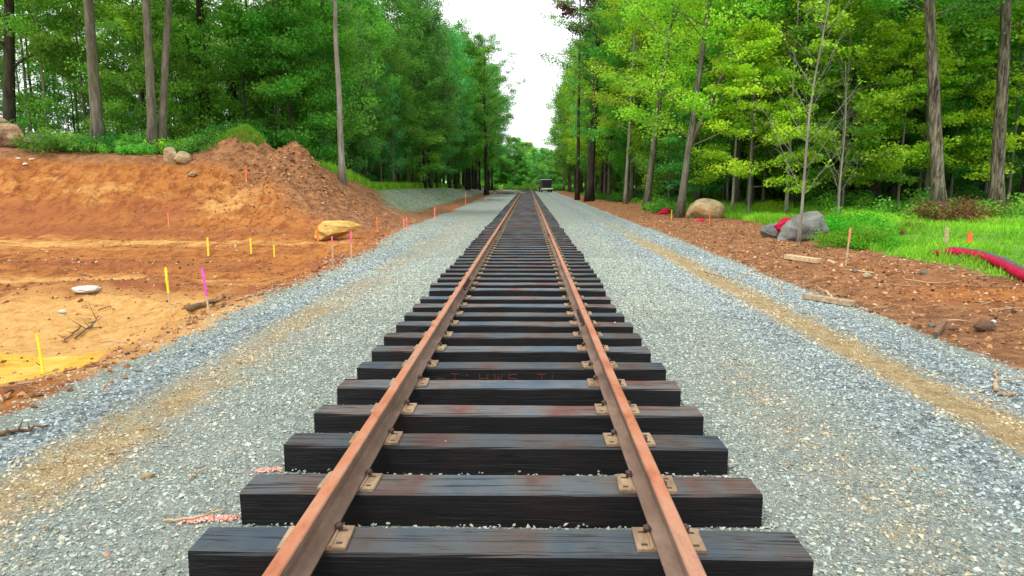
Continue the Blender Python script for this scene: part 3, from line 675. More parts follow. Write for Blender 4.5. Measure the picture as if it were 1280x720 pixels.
def make_tree_meshes(seed, H=20, base=5, R=4.5, tr=.25, nprim=34, per=90, leaf=.14, crad=.75, lean=(0,0), flat=.38, asym=None, fork=None, bark='bark_grey', leafm='leaf_green', up=.35, taper=.9, cl_keep=1.0, topprof=1.0, nsec=4):
    r = np.random.default_rng(seed); g = Geo(); cents = []; rads = []
    n = 14; t = np.linspace(0, 1, n); wob = np.cumsum(r.normal(0, .045, (n,2)), 0)*(t*1.2)[:,None]
    pts = np.stack([lean[0]*H*t+wob[:,0]*H*.05, lean[1]*H*t+wob[:,1]*H*.05, H*t-.25*(1-t)], -1)
    rad = tr*(1-taper*t)+tr*.55*np.exp(-t*H/.35)
    g.tube(pts, rad, 10)
    def at(f): 
        k = f*(n-1); i = min(int(k), n-2); return pts[i]+(pts[i+1]-pts[i])*(k-i)
    stems = [(at, H, tr)]
    if fork:
        fh, fx, fy = fork; p0 = at(fh/H); q = np.stack([p0+np.array([fx*s*H, fy*s*H, s*H*(1-fh/H)]) for s in np.linspace(0, .9, 9)])
        g.tube(q, np.linspace(tr*.75*(1-taper*fh/H*.5), .03, 9), 8)
        def at2(f, q=q, f0=fh/H):
            k = max(0, (f-f0)/(1-f0))*8; i = min(int(k), 7); return q[i]+(q[i+1]-q[i])*(k-i)
        stems.append((at2, H, tr*.7))
    for k in range(nprim):
        f = base/H+(1-base/H)*((k+r.random())/nprim)**.95*.98
        atf = stems[k % len(stems)][0]; p0 = atf(f); rel = (f*H-base)/(H-base)
        L = R*(.55+.6*math.sin(PI*min(1, (rel*.85+.18)))**.8)*(1 if rel < .6 else (1-(rel-.6)*1.35*topprof))*r.uniform(.65, 1.1); L = max(L, .6)
        a = k*2.399+r.normal(0, .4)
        if asym is not None: L *= 1+asym[2]*math.cos(a-math.atan2(asym[1], asym[0]))
        upk = up+rel*.7+r.normal(0, .12)
        d = np.array([math.cos(a), math.sin(a), upk]); d /= np.linalg.norm(d)
        s = np.linspace(0, 1, 6); q = p0+d*(L*s)[:,None]+np.array([0,0,-.10*L])*(s**2)[:,None]+r.normal(0, .03*L, (6,3))*s[:,None]
        rb = max(.012, tr*.26*(1-.75*f)*(L/R))
        g.tube(q, np.linspace(rb, .008, 6), 5, cap=False)
        for w_ in range(nsec):
            fs = .35+.6*w_/max(1, nsec-1)*r.uniform(.8, 1.1); fs = min(fs, 1); kk = fs*5; i = min(int(kk), 4); b0 = q[i]+(q[i+1]-q[i])*(kk-i)
            sa = a+r.choice([-1,1])*r.uniform(.4, 1.2); sL = L*r.uniform(.18, .42)*(1.2-fs*.5)
            e = b0+np.array([math.cos(sa), math.sin(sa), r.uniform(.0,.45)])*sL
            if w_ < 3: g.tube([b0, (b0+e)/2+r.normal(0,.03,3), e], [rb*.4, rb*.25, .005], 4, cap=False)
            for m_ in (.5, 1.0):
                if r.random() < cl_keep: cents.append(b0+(e-b0)*m_+r.normal(0,.12,3)); rads.append(crad*r.uniform(.55, 1.2))
    V, Fq, rn = leafset(np.array(cents), np.array(rads), per, leaf, seed+1, flat)
    cm = npmesh('crown', V, F4=Fq, attrs={'rnd': ('FACE', rn)}); cm.materials.append(M[leafm])
    tm = g.mesh('trunk', smooth=True); tm.materials.append(M[bark])
    return tm, cm
def place(name, meshes, loc, rz, sc, lab, cat='tree', group=None, sz=None):
    t = empty(name, loc, (0,0,rz), lab, cat, group, sc if sz is None else (sc, sc, sz))
    link('trunk', meshes[0], None, t)
    if meshes[1] is not None: link('crown', meshes[1], None, t)
    return t
V_can = [make_tree_meshes(100+i, H=19+i%3, base=2.8+1.2*(i%3), R=4.2, tr=.2, nprim=36, per=92, leaf=.16, crad=.95, flat=.75, up=.75, topprof=.62, cl_keep=.85,
         bark=['bark_dark','bark_grey','bark_dark','bark_grey'][i%4], leafm=['leaf_green','leaf_green','leaf_teal','leaf_dark'][i]) for i in range(4)]
V_edge = [make_tree_meshes(120+i, H=11+2*i, base=1.0, R=3.1, tr=.1, nprim=32, per=95, leaf=.13, crad=.75, flat=.8, bark='bark_grey', leafm=['leaf_green','leaf_teal','leaf_lime'][i], up=.7, topprof=.6, cl_keep=.85) for i in range(3)]
V_sparse = [make_tree_meshes(140+i, H=19, base=3.2+i, R=4.6, tr=.16, nprim=22, per=56, leaf=.135, crad=.66, flat=.7, cl_keep=.66, up=.55, topprof=.6, bark='bark_dark', leafm='leaf_green') for i in range(3)]
V_canlime = [make_tree_meshes(130+i, H=17, base=3, R=4.2, tr=.16, nprim=34, per=88, leaf=.135, crad=.85, bark='bark_grey', leafm='leaf_lime', up=.5, flat=.6, topprof=.6, cl_keep=.85) for i in range(2)]
V_und = [make_tree_meshes(150+i, H=7+i, base=.8+.3*i, R=2.5, tr=.07, nprim=26, per=80, leaf=.11, crad=.6, bark='bark_dark', leafm=['leaf_green','leaf_teal','leaf_dark'][i], up=.2, flat=.5) for i in range(3)]
V_undl = [make_tree_meshes(170+i, H=8+i, base=1.6, R=2.6, tr=.07, nprim=24, per=80, leaf=.11, crad=.6, bark='bark_grey', leafm='leaf_lime' if i else 'leaf_green', up=.15, flat=.4, nsec=4) for i in range(2)]
def shrub_mesh(seed, R, H, leafm, n=26, per=60, leaf=.08):
    r = np.random.default_rng(seed); g = Geo(); c = []; 
    for k in range(n):
        a = r.uniform(0, 2*PI); d = R*math.sqrt(r.random()); h = H*(1-.6*(d/R)**2)*r.uniform(.35, 1)
        e = np.array([math.cos(a)*d, math.sin(a)*d, h]); g.tube([(e[0]*.15,e[1]*.15,-.1), e*np.array([.6,.6,.6]), e], [.012,.008,.004], 4, cap=False); c.append(e)
        c.append(e*np.array([.8,.8,.5]))
    V, Fq, rn = leafset(np.array(c), np.full(len(c), .30*max(R,H)), per, leaf, seed+1, .7, upb=.6)
    cm = npmesh('foliage', V, F4=Fq, attrs={'rnd': ('FACE', rn)}); cm.materials.append(M[leafm])
    tm = g.mesh('stems'); tm.materials.append(M['bark_dark']); return tm, cm
def gedge_y(y): return 8.3+.9*float(ss(14, 30, y))
def place_shrub(ms, loc, sc, lab, group=None, name='shrub'):
    t = empty(name, loc, (0,0,random.uniform(0,6.28)), lab, 'shrub', group, sc)
    link('stems', ms[0], None, t); link('foliage', ms[1], None, t); return t
V_shr = [shrub_mesh(210, 1.3, .75, 'leaf_bright', n=40, per=70, leaf=.06)]
V_shrb = V_shr[0]
V_shr = [shrub_mesh(200, 1.0, .9, 'leaf_green'), shrub_mesh(201, 1.2, .7, 'leaf_dark'), shrub_mesh(202, 1.1, .9, 'leaf_autumn', leaf=.07), shrub_mesh(203, .8, .55, 'leaf_lime', per=50, leaf=.07)]

# notable trees -------------------------------------------------
def big(px, d, tr, lab, lean=(0,0), bark='bark_grey', leafm='leaf_green', H=20, base=7.5, seed=0, fork=None, R=3.6, nprim=30, name='tree', rz=0, **k):
    ms = make_tree_meshes(300+seed, H=H, base=base, R=R, tr=tr, nprim=nprim, per=76, leaf=.13, crad=.78, flat=.6, up=.5, topprof=.65, cl_keep=.85, lean=lean, bark=bark, leafm=leafm, fork=fork, **k)
    return place('broadleaf_tree', ms, P(px, d), rz, 1.0, lab)
big(127, 28.5, .25, 'straight stout grey-barked tree at the edge of the clay bank, left of the twin-stemmed tree', (.033,0), 'bark_grey', seed=1, base=6)
big(16, 33, .30, 'dark-trunked tree behind the boulders at the far left edge', (.10,0), 'bark_dark', seed=2, base=4)
big(194, 28.3, .20, 'twin-stemmed grey tree, the straighter stem of the close pair by the small tan rocks', (.045,0), 'bark_grey', seed=3, base=7)
big(203, 28.6, .17, 'slender leaning grey tree, the right one of the close pair by the small tan rocks', (.135,0), 'bark_grey', seed=4, base=7)
big(255, 38, .20, 'dark-trunked tree on the bank right of the close grey pair', (.03,0), 'bark_dark', seed=5, base=5)
big(297, 41, .30, 'thick dark-trunked tree behind the left side of the dirt mound', (.0,0), 'bark_dark', seed=6, base=5)
big(428, 31.5, .15, 'slim pale-barked tree rising straight behind the right slope of the dirt mound', (.0,0), 'bark_pale', seed=7, base=7.5, H=17)
big(352, 36, .10, 'thin pole-like tree between the dirt mound and the dark wood', (.0,0), 'bark_grey', seed=8, base=4, H=15)
big(608, 92, .30, 'last dark-trunked tree at the right end of the left wood, overhanging the track', (.0,0), 'bark_dark', seed=9, base=6, H=20, R=4.6, nprim=44)
big(737, 60, .36, 'tall dark-trunked tree nearest the track on the right, with plum-tinted top', (.03,0), 'bark_dark', seed=10, base=8, H=24, R=4.2, nprim=40)
big(782, 52, .15, 'slim pale-trunked tree at the verge, left of the mossy one', (.03,0), 'bark_pale', leafm='leaf_lime', seed=11, base=5, H=17)
big(808, 41, .20, 'mossy grey-trunked tree at the verge, between the slim pale one and the forked one', (.09,0), 'bark_grey', leafm='leaf_lime', seed=12, base=4.5, H=19, R=4, nprim=38)
big(850, 32, .18, 'forked leaning grey tree at the verge left of the tan boulder', (.11,0), 'bark_grey', leafm='leaf_lime', seed=13, base=3.2, H=18, fork=(3.4,.36,.02), R=4, nprim=40)
big(1093, 35, .36, 'thick blackish-trunked tree behind the bare sapling', (-.07,0), 'bark_dark', seed=14, base=5)
big(1163, 31, .13, 'thin grey-trunked tree close beside the rough-barked one', (-.09,0), 'bark_grey', seed=15, base=5, H=16)
big(1180, 26.5, .25, 'big rough-barked tree behind the wooden post, leaning slightly left', (-.13,0), 'bark_rough', seed=16, base=7, H=21)
big(1249, 28, .27, 'big brown-trunked tree near the right edge, leaning slightly right', (-.06,0), 'bark_rough', seed=17, base=7, H=21)
big(1284, 31, .22, 'dark trunk cut by the right edge of the picture', (.0,0), 'bark_dark', seed=18, base=5)
# plum-topped tree by the gap
ms = make_tree_meshes(390, H=24, base=15, R=2.6, tr=.2, nprim=22, per=45, leaf=.2, crad=.7, bark='bark_dark', up=.7, flat=.7, leafm='leaf_plum')
place('broadleaf_tree', ms, P(722, 66), 0, 1, 'tall thin tree with plum-red upper leaves beside the sky gap')
# bare sapling: limbs but few leaves
def bare_sapling(seed):
    r = np.random.default_rng(seed); g = Geo(); tips = []
    H = 7.6; n = 12; t = np.linspace(0, 1, n); pts = np.stack([.25*t*t*2+.04*np.sin(t*9), .05*np.sin(t*7), H*t-.1], -1)
    g.tube(pts, .045*(1-.85*t)+.03*np.exp(-t*H/.2), 8)
    def br(p, d, L, rd, lev):
        m = 6; s = np.linspace(0, 1, m); d = d/np.linalg.norm(d)
        q = p+d*(L*s)[:,None]+np.array([0,0,.16*L])*(s**2)[:,None]+r.normal(0, .02*L, (m,3))*s[:,None]
        g.tube(q, np.linspace(rd, rd*.3, m), 5, cap=False)
        if lev == 0: tips.append(q[-1]); return
        for k in range(5):
            f = .25+.7*k/5; i = int(f*(m-1)); sd = d+r.normal(0, .5, 3); sd[2] = abs(sd[2])*.6+.2
            br(q[i], sd, L*r.uniform(.25,.5), rd*.45, lev-1)
    for k in range(26):
        f = .2+.77*k/26; i = min(int(f*(n-1)), n-2); a = k*2.4+r.normal(0,.3)
        br(pts[i], np.array([math.cos(a), math.sin(a)*.8, 1.25+r.normal(0,.25)]), (1-f*.7)*r.uniform(1.3,2.9), .0095*(1.1-f*.6), 1)
    tips = np.array(tips); k = r.random(len(tips)) < .16
    V, Fq, rn = leafset(tips[k], np.full(k.sum(), .16), 7, .09, seed, .5)
    cm = npmesh('leaves', V, F4=Fq, attrs={'rnd': ('FACE', rn)}); cm.materials.append(M['leaf_lime'])
    tm = g.mesh('trunk', smooth=True); tm.materials.append(M['bark_pale']); return tm, cm
sp = P(1003, 18.6); bs = bare_sapling(41)
place('bare_sapling', bs, sp, 0, 1, 'nearly bare pale sapling with thin upswept twigs in front of the grey boulder')
sp = P(1052, 27); place('bare_sapling', bare_sapling(42), sp, 1.5, .8, 'small grey dead-twigged sapling in the shade behind the tall grass')

# woods --------------------------------------------------------
spots = []
def free(x, y, dmin):
    for a, b in spots:
        if (a-x)**2+(b-y)**2 < dmin*dmin: return False
    return True
rr = random.Random(77)
def fill(n, xr, yr, cond, dmin, fn, tries=6000):
    c = 0
    for _ in range(tries):
        if c >= n: break
        x = rr.uniform(*xr); y = rr.uniform(*yr)
        if cond(x, y) and free(x, y, dmin): spots.append((x, y)); fn(x, y, c); c += 1
    return c
def bu(x, y): return float(bank_u(np.array([x]), np.array([y]))[0])
def pxof(x, y): return 659.8+(x-.149)/y*F
def can_left(x, y, c):
    v = V_can[rr.choice((0,1,3,2,0))] if pxof(x, y) > 380 else V_sparse[rr.randrange(3)]
    lab = 'tall green broadleaf in the wood left of the track, behind the graded slope' if y > 45 else 'tall green broadleaf in the shaded wood behind the clay bank'
    place('broadleaf_tree', v, (x, y, hz(x,y)), rr.uniform(0,6.28), rr.uniform(.66,.84) if y < 88 else rr.uniform(.9,1.1), lab, group='trees of the left wood')
fill(26, (-44,-9.5), (33,60), lambda x, y: bu(x,y) > 5.6 and pxof(x,y) > -150 and (y > 37 or x < -24), 3.6, can_left)
fill(62, (-26,-8.6), (60,135), lambda x, y: True, 3.3, can_left)
# edge line along the track, both sides
for s in range(17):
    y = 46+s*5.2; x = -10.4+rr.uniform(-.5,.4)+.045*(y-46)
    spots.append((x,y)); can_left(x, y, 0)
def can_right(x, y, c):
    lime = rr.random() < ((.5 if pxof(x, y) < 950 else .06) if y < 60 else .2)
    v = V_canlime[rr.randrange(2)] if lime else V_can[rr.choice((0,1,2,3) if pxof(x, y) < 950 else (0,3,3,2))]
    lab = 'yellow-green broadleaf with layered leaves in the wood right of the track' if lime else 'tall green broadleaf in the wood right of the track'
    place('broadleaf_tree', v, (x, y, hz(x,y)), rr.uniform(0,6.28), rr.uniform(.85,1.1), lab, group='trees of the right wood')
fill(44, (10.5,52), (35,62), lambda x, y: pxof(x,y) < 1420, 3.5, can_right)
fill(74, (7.6,40), (62,135), lambda x, y: True, 3.1, can_right)
for s in range(15):
    y = 56+s*5.4; x = 8.9+rr.uniform(-.5,.5)-.02*(y-56)
    spots.append((x,y)); can_right(x, y, 0)
# leafy trees of the wood's edge
def edge_t(x, y, c, side=-1):
    i = rr.choice((0,0,1)) if side < 0 or side > 1 else rr.choice((2,2,0,1))
    lab = ['mid-green','cool-green','yellow-green'][i]+(' leafy tree clothed nearly to the ground, edge of the left wood' if side < 0 else ' leafy tree clothed nearly to the ground, edge of the right wood')
    place('broadleaf_tree', V_edge[i], (x,y,hz(x,y)), rr.uniform(0,6.28), rr.uniform(.6,1.0), lab, group="leafy trees at the wood's edge")
fill(30, (-14,-9.3), (36,100), lambda x, y: bu(x,y) > 4.8 and x < -10.2+.03*(y-36), 2.2, edge_t)
fill(4, (-30,-10), (34,48), lambda x, y: bu(x,y) > 6.5 and pxof(x,y) > -80, 2.5, edge_t)
fill(30, (9.2,15), (44,110), lambda x, y: True, 2.4, lambda x,y,c: edge_t(x,y,c,1))
fill(9, (11,34), (35,50), lambda x, y: pxof(x,y) > 960 and pxof(x,y) < 1400, 2.6, lambda x,y,c: edge_t(x,y,c,1.5))
V_pole = [make_tree_meshes(180+i, H=13+2*i, base=6, R=2.2, tr=.075, nprim=18, per=60, leaf=.12, crad=.6, flat=.6, up=.7, bark=['bark_pale','bark_grey'][i], leafm=['leaf_green','leaf_lime'][i]) for i in range(2)]
def pole_t(x, y, c):
    i = rr.randrange(2); place('slender_tree', V_pole[i], (x,y,hz(x,y)), rr.uniform(0,6.28), rr.uniform(.8,1.1), ['slender pale-stemmed tree with its leaves high up in the wood','slender grey-stemmed tree with yellow-green leaves high up in the wood'][i], group='slender trees in the wood')
fill(26, (9.5,34), (30,62), lambda x, y: 720 < pxof(x,y) < 1330, 1.2, pole_t)
fill(18, (-34,-9.5), (31,60), lambda x, y: bu(x,y) > 5.8 and -20 < pxof(x,y), 1.2, pole_t)
# understorey
def und(x, y, c, names=('left','green')):
    i = rr.randrange(3); place('young_tree', V_und[i], (x,y,hz(x,y)), rr.uniform(0,6.28), rr.uniform(.7,1.15),
        ['low leafy young tree with mid-green crown under the tall trees','low leafy young tree with cool-green crown under the tall trees','low dark-leaved young tree under the tall trees'][i], group='young trees under the wood')
fill(34, (-34,-9), (31.5,70), lambda x, y: bu(x,y) > 6.2 and (pxof(x,y) > 300 or rr.random() < .35) and pxof(x,y) > -100, 1.8, und)
fill(40, (9,40), (34,70), lambda x, y: pxof(x,y) < 1380, 1.6, und)
def undl(x, y, c):
    place('young_tree', V_undl[rr.randrange(2)], (x,y,hz(x,y)), rr.uniform(0,6.28), rr.uniform(.75,1.15), 'bright layered-leaved young tree at the sunny edge of the right wood', group='bright young trees on the right')
fill(17, (9.5,26), (27,48), lambda x, y: pxof(x,y) > 860 and pxof(x,y) < 1300 and (pxof(x,y) < 1080 or y > 30), 1.8, undl)
place('young_tree', V_und[0], P(516, 56), 1, 1.1, 'round bushy young tree with a pale green top at the edge of the left wood')
place('young_tree', V_und[1], P(546, 68), 2, 1.0, 'small teal-green young tree right of the round bushy one')
# far trees closing the gap
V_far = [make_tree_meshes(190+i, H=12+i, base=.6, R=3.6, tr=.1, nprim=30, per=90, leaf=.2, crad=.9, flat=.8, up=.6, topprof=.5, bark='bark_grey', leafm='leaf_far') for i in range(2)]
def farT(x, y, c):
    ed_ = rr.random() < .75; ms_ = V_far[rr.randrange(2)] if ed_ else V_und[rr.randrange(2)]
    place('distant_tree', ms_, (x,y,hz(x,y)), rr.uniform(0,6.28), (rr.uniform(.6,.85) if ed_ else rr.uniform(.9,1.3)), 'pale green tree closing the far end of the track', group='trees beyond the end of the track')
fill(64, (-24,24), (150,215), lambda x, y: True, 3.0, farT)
for i_ in range(22):
    farT(-13+1.15*i_+rr.uniform(-.5,.5), 152+rr.uniform(-4,9)+(i_%2)*5, 0)
fill(44, (-16,14), (137,150), lambda x, y: True, 1.6, lambda x,y,c: place_shrub(V_shr[rr.choice((0,3))], (x,y,hz(x,y)-.1), rr.uniform(1.2,2.2), 'leafy bush at the far end of the track', 'bushes beyond the end of the track'))
# shrubs
def shr(x, y, c):
    i = rr.choice((0,0,1,1,3)); place_shrub(V_shr[i], (x,y,hz(x,y)-.03), rr.uniform(.6,1.4), ['leafy green shrub on the wood floor','low dark green shrub on the wood floor','','low lime-green shrub on the wood floor'][i], 'shrubs on the wood floor')
fill(56, (-30,-12.5), (28.8,36), lambda x, y: bu(x,y) > 5.6 and pxof(x,y) > -40, .75, shr)
fill(30, (-14,-8), (33,80), lambda x, y: bu(x,y) > 5.2 , 1.0, shr)
fill(70, (9,34), (27,60), lambda x, y: pxof(x,y) < 1330 and (x > 15 or y > 31), 1.0, shr)
fill(24, (7.2,12), (55,125), lambda x, y: True, 1.2, shr)
for sd_ in (-1, 1):
    fill(34, ((-48,-22) if sd_ < 0 else (26,62)), (52,150), lambda x, y: sd_ > 0 or pxof(x, y) > 420, 2.6, lambda x,y,c: place_shrub(V_shr[rr.choice((0,1))], (x,y,hz(x,y)-.2), rr.uniform(2.6,4.2), 'big dark thicket deep inside the wood', 'thickets deep in the wood'))
fill(34, (-24,-12.2), (27.6,34), lambda x, y: 5.2 < bu(x,y) < 10 and pxof(x,y) > 45, .6, lambda x,y,c: place_shrub(V_shr[rr.choice((0,0,1,1))], (x,y,hz(x,y)-.03), rr.uniform(.4,1.15), 'leafy green bush in the row along the top of the clay bank', 'bushes along the bank top'))
fill(34, (9.2,20), (13,30), lambda x, y: x > gedge_y(y)+.5 and 900 < pxof(x,y) < 1290 and not (y < 19 and pxof(x,y) > 1150), .7, lambda x,y,c: place_shrub(V_shr[rr.choice((0,3,3,2))], (x,y,hz(x,y)-.03), rr.uniform(.22,.45), 'small leafy weed growing in the bright grass', 'weeds in the grass', 'weed'))
# particular shrubs
place_shrub(V_shr[2], P(1190, 22.8), 1.1, 'russet-leaved shrub at the foot of the rough-barked tree', name='russet_shrub')
place_shrub(V_shr[2], P(1226, 23.5), .9, 'brownish olive shrub between the two big trunks on the right', name='russet_shrub')
place_shrub(V_shr[0], P(1262, 23.2), 1.2, 'olive green shrub at the right edge, in front of the leaning trunk')
place_shrub(V_shrb, P(1076, 17.2), .72, 'dense low bright green bush to the right of the grey boulder')
place_shrub(V_shrb, P(1095, 16.9), .6, 'small bright green bush beside the orange-topped stake')
place_shrub(V_shrb, P(1062, 20.3), .95, 'leafy green bush behind the grey boulder')
place_shrub(V_shr[0], P(838, 37), .9, 'olive bush behind the forked leaning tree')
place_shrub(V_shr[0], P(822, 39), .8, 'green bush between the mossy tree and the forked tree')

# ---------------------------------------------------------------- grass
def grass(name, x, y, hgt, wd, seed):
    r = np.random.default_rng(seed); n = len(x); z = terrain(x, y)
    h = hgt*r.uniform(.4, 1.25, n); a = r.uniform(0, 2*PI, n); b = r.uniform(0, 2*PI, n); ln = r.uniform(.15,.8,n)*h
    p = np.stack([x, y, z-.02], -1); dx = np.stack([np.cos(a), np.sin(a), 0*a], -1)*wd/2
    m1 = p+np.stack([np.cos(b)*ln*.3, np.sin(b)*ln*.3, h*.6], -1); tp = p+np.stack([np.cos(b)*ln, np.sin(b)*ln, h], -1)
    V = np.stack([p-dx, p+dx, m1+dx*.8, m1-dx*.8, tp], 1).reshape(-1,3)
    k = np.arange(n)*5
    F4 = np.stack([k, k+1, k+2, k+3], -1); F3 = np.stack([k+3, k+2, k+4], -1)
    rn = np.clip(.5*vnoise(x*.9, y*.9, 5)+.5*r.random(n), 0, 1)
    me = npmesh(name, V, F4=F4, F3=F3, attrs={'rnd': ('FACE', np.concatenate([rn, rn]))})
    return tag(link(name, me, M['grass']), kind='stuff')
def gedge_f(y): return 8.3+.5*fbm(y, 0*y, 3, 3, 33)+.9*ss(14, 30, y)-1.6*ss(40, 90, y)
x, y = scatter_zone(230000, 8.0, 26, 8, 42, lambda x, y: (x > gedge_f(y)-.1)*(.12+.88*ss(-.35, .1, fbm(x, y, 1.3, 4, 55)))*ss(27, 18, x)*(1-.65*gau(x,y,13,18,3.2,.7)), 61)
hh = .12+.15*ss(14, 22, y)+.22*fbm(x, y, 1.1, 4, 56)
grass('grass_on_right', x, y, np.clip(hh, .05, .4), .022, 62)
x, y = scatter_zone(120000, -14, -7.6, 33, 110, lambda x, y: (bank_u(x, y) > 3.6)*ss(8, 6, bank_u(x,y))*ss(140, 50, y), 63)
grass('grass_on_slope_top', x, y, .42+0*x, .045, 64)
x, y = scatter_zone(60000, -9.5, -5.3, 33, 90, lambda x, y: (bank_u(x, y) > .8)*(.05+.35*ss(0, .4, fbm(x, y, 1.2, 3, 72)))*ss(110, 33, y), 73)
grass('sparse_seedlings_on_slope', x, y, .09+0*x, .02, 74)
x, y = scatter_zone(60000, -30, -12.5, 28, 40, lambda x, y: (bank_u(x, y) > 5.4)*(.05+.25*(fbm(x,y,1.5,2,65) > 0)), 66)
grass('grass_on_bank_top', x, y, .28+0*x, .03, 67)
x, y = scatter_zone(9000, -13.4, -10.7, 28, 30.2, lambda x, y: (terrain(x, y, False) > 3.35)*1.0, 68)
grass('grass_on_mound', x, y, .16+0*x, .02, 69)
x, y = scatter_zone(30000, 6.4, 12, 34, 120, lambda x, y: (x > gedge_f(y)-.3)*ss(12, 8, x), 70)
grass('grass_on_far_verge', x, y, .26+0*x, .035, 71)

# ---------------------------------------------------------------- boulders
def rock(name, mat, loc, dims, seed, lab, rz=0, skew=0, pinch=0, sub=5, rough=.16, cuts=7, sink=.15, group=None, cat='boulder'):
    import bmesh
    bm = bmesh.new(); bmesh.ops.create_icosphere(bm, subdivisions=sub, radius=1)
    V = np.array([v.co for v in bm.verts]); r = np.random.default_rng(seed)
    for k in range(cuts):
        nn = r.normal(0, 1, 3); nn[2] = abs(nn[2])*.8 if k % 2 else nn[2]; nn /= np.linalg.norm(nn); c = r.uniform(.62, .9)
        d = V@nn-c; V = V-np.where(d > 0, d*.85, 0)[:,None]*nn
    V = V*(1+rough*(fbm(V[:,0]+V[:,2]*1.7, V[:,1]-V[:,2]*.9, .8, 5, seed))[:,None])
    if pinch: V[:,1:] = V[:,1:]*(1-pinch*np.clip(V[:,0], -1, 1))[:,None]
    V[:,2] += skew*V[:,0]
    V = V*np.array(dims)/2
    for v, c in zip(bm.verts, V): v.co = c
    me = bpy.data.meshes.new(name); bm.to_mesh(me); bm.free(); me.polygons.foreach_set('use_smooth', [True]*len(me.polygons))
    o = link(name, me, M[mat]); o.location = (loc[0], loc[1], loc[2]+dims[2]*(.5-sink)); o.rotation_euler = (0,0,rz)
    return tag(o, lab, cat, group)
b = W(420, 300); 
rock('boulder', 'rock_yellow', b, (1.5,.8,.62), 1, 'yellow clay-coated boulder sitting at the foot of the dirt bank', .2, skew=.38, pinch=.35, rough=.2, cuts=9, sink=-.06)
rock('boulder', 'rock_brown', P(10, 28.2), (2.0,1.3,1.25), 2, 'large brown-stained boulder at the far left on top of the bank', .1, cuts=9)
rock('boulder', 'rock_tan', P(-4, 29.8), (1.6,1.2,1.9), 3, 'tan boulder behind the large brown one at the left edge', .6)
rock('boulder', 'rock_grey', P(50, 28.5), (1.5,1.0,.75), 4, 'grey slab-like boulder to the right of the large brown one', -.2, cuts=9)
rock('boulder', 'rock_tan', P(217, 26.9), (.62,.5,.72), 5, 'upright tan rock at the foot of the twin grey trees', .3)
rock('boulder', 'rock_tan', P(230, 27.0), (.7,.4,.5), 6, 'tan rock lying against the upright one', .8)
rock('boulder', 'rock_tan', P(241, 26.2), (.36,.3,.2), 7, 'small pale rock at the right end of the tan rocks', .2, cat='rock')
b = W(882, 272); rock('boulder', 'rock_tan', P(883, 31), (1.75,1.2,1.05), 8, 'rounded tan boulder in the grass right of the forked tree', 0, cuts=4, rough=.1, sink=.2)
rock('boulder', 'rock_grey', P(1008, 19.4), (1.65,.8,.85), 19, 'leaning angular grey boulder behind the bare sapling', .2, skew=.42, pinch=-.1, rough=.1, cuts=14, sink=.12)
rock('boulder', 'rock_grey', P(970, 20.2), (.75,.6,.52), 10, 'smaller square grey rock left of the leaning grey boulder', .1, cuts=12)
rock('boulder', 'rock_white', W(109, 365), (.42,.22,.12), 11, 'flat bright white stone on the reddish dirt hump', .3, cat='stone')
rock('stone', 'rock_white', W(78, 391), (.12,.08,.05), 12, 'small pale stone in the orange mud left of the white stone', .3, cat='stone')
rock('stone', 'rock_brown', W(1232, 413), (.27,.2,.15), 13, 'rounded brown stone in the soil near the right edge', .3, cat='stone', cuts=3, rough=.08)
rock('stone', 'rock_tan', W(1084, 347), (.15,.12,.11), 14, 'small cream stone on the brown verge', .3, cat='stone', cuts=3, rough=.08)
rock('stone', 'rock_tan', W(184, 597), (.09,.05,.035), 15, 'tan pebble-like chunk lying on the left gravel', .2, cat='stone')
rock('stone', 'rock_white', W(1241, 404), (.09,.07,.05), 16, 'little white stone beside the rounded brown stone', .2, cat='stone')
for i, (a_, b_) in enumerate(((40,198),(32,204),(22,197))):
    rock('stone', 'rock_white', W(a_, b_+2), (.2,.15,.09), 50+i, 'small pale stone on the crest of the clay bank by the orange stake', .2, cat='stone', group='pale stones on the bank crest')
for i in range(26):
    px, py = rr.uniform(900,1270), rr.uniform(300,440)
    q = W(px, py)
    if not (q[0] > edge_right(q[1])+.2 and q[0] < 8.6): continue
    s = rr.uniform(.05,.12); rock('stone', rr.choice(['rock_tan','rock_brown','rock_grey']), q, (s*1.3,s,s*.7), 70+i, 'fist-sized stone lying in the loose brown soil of the right verge', rr.uniform(0,3), sub=3, cat='stone', group='small stones on the right verge')

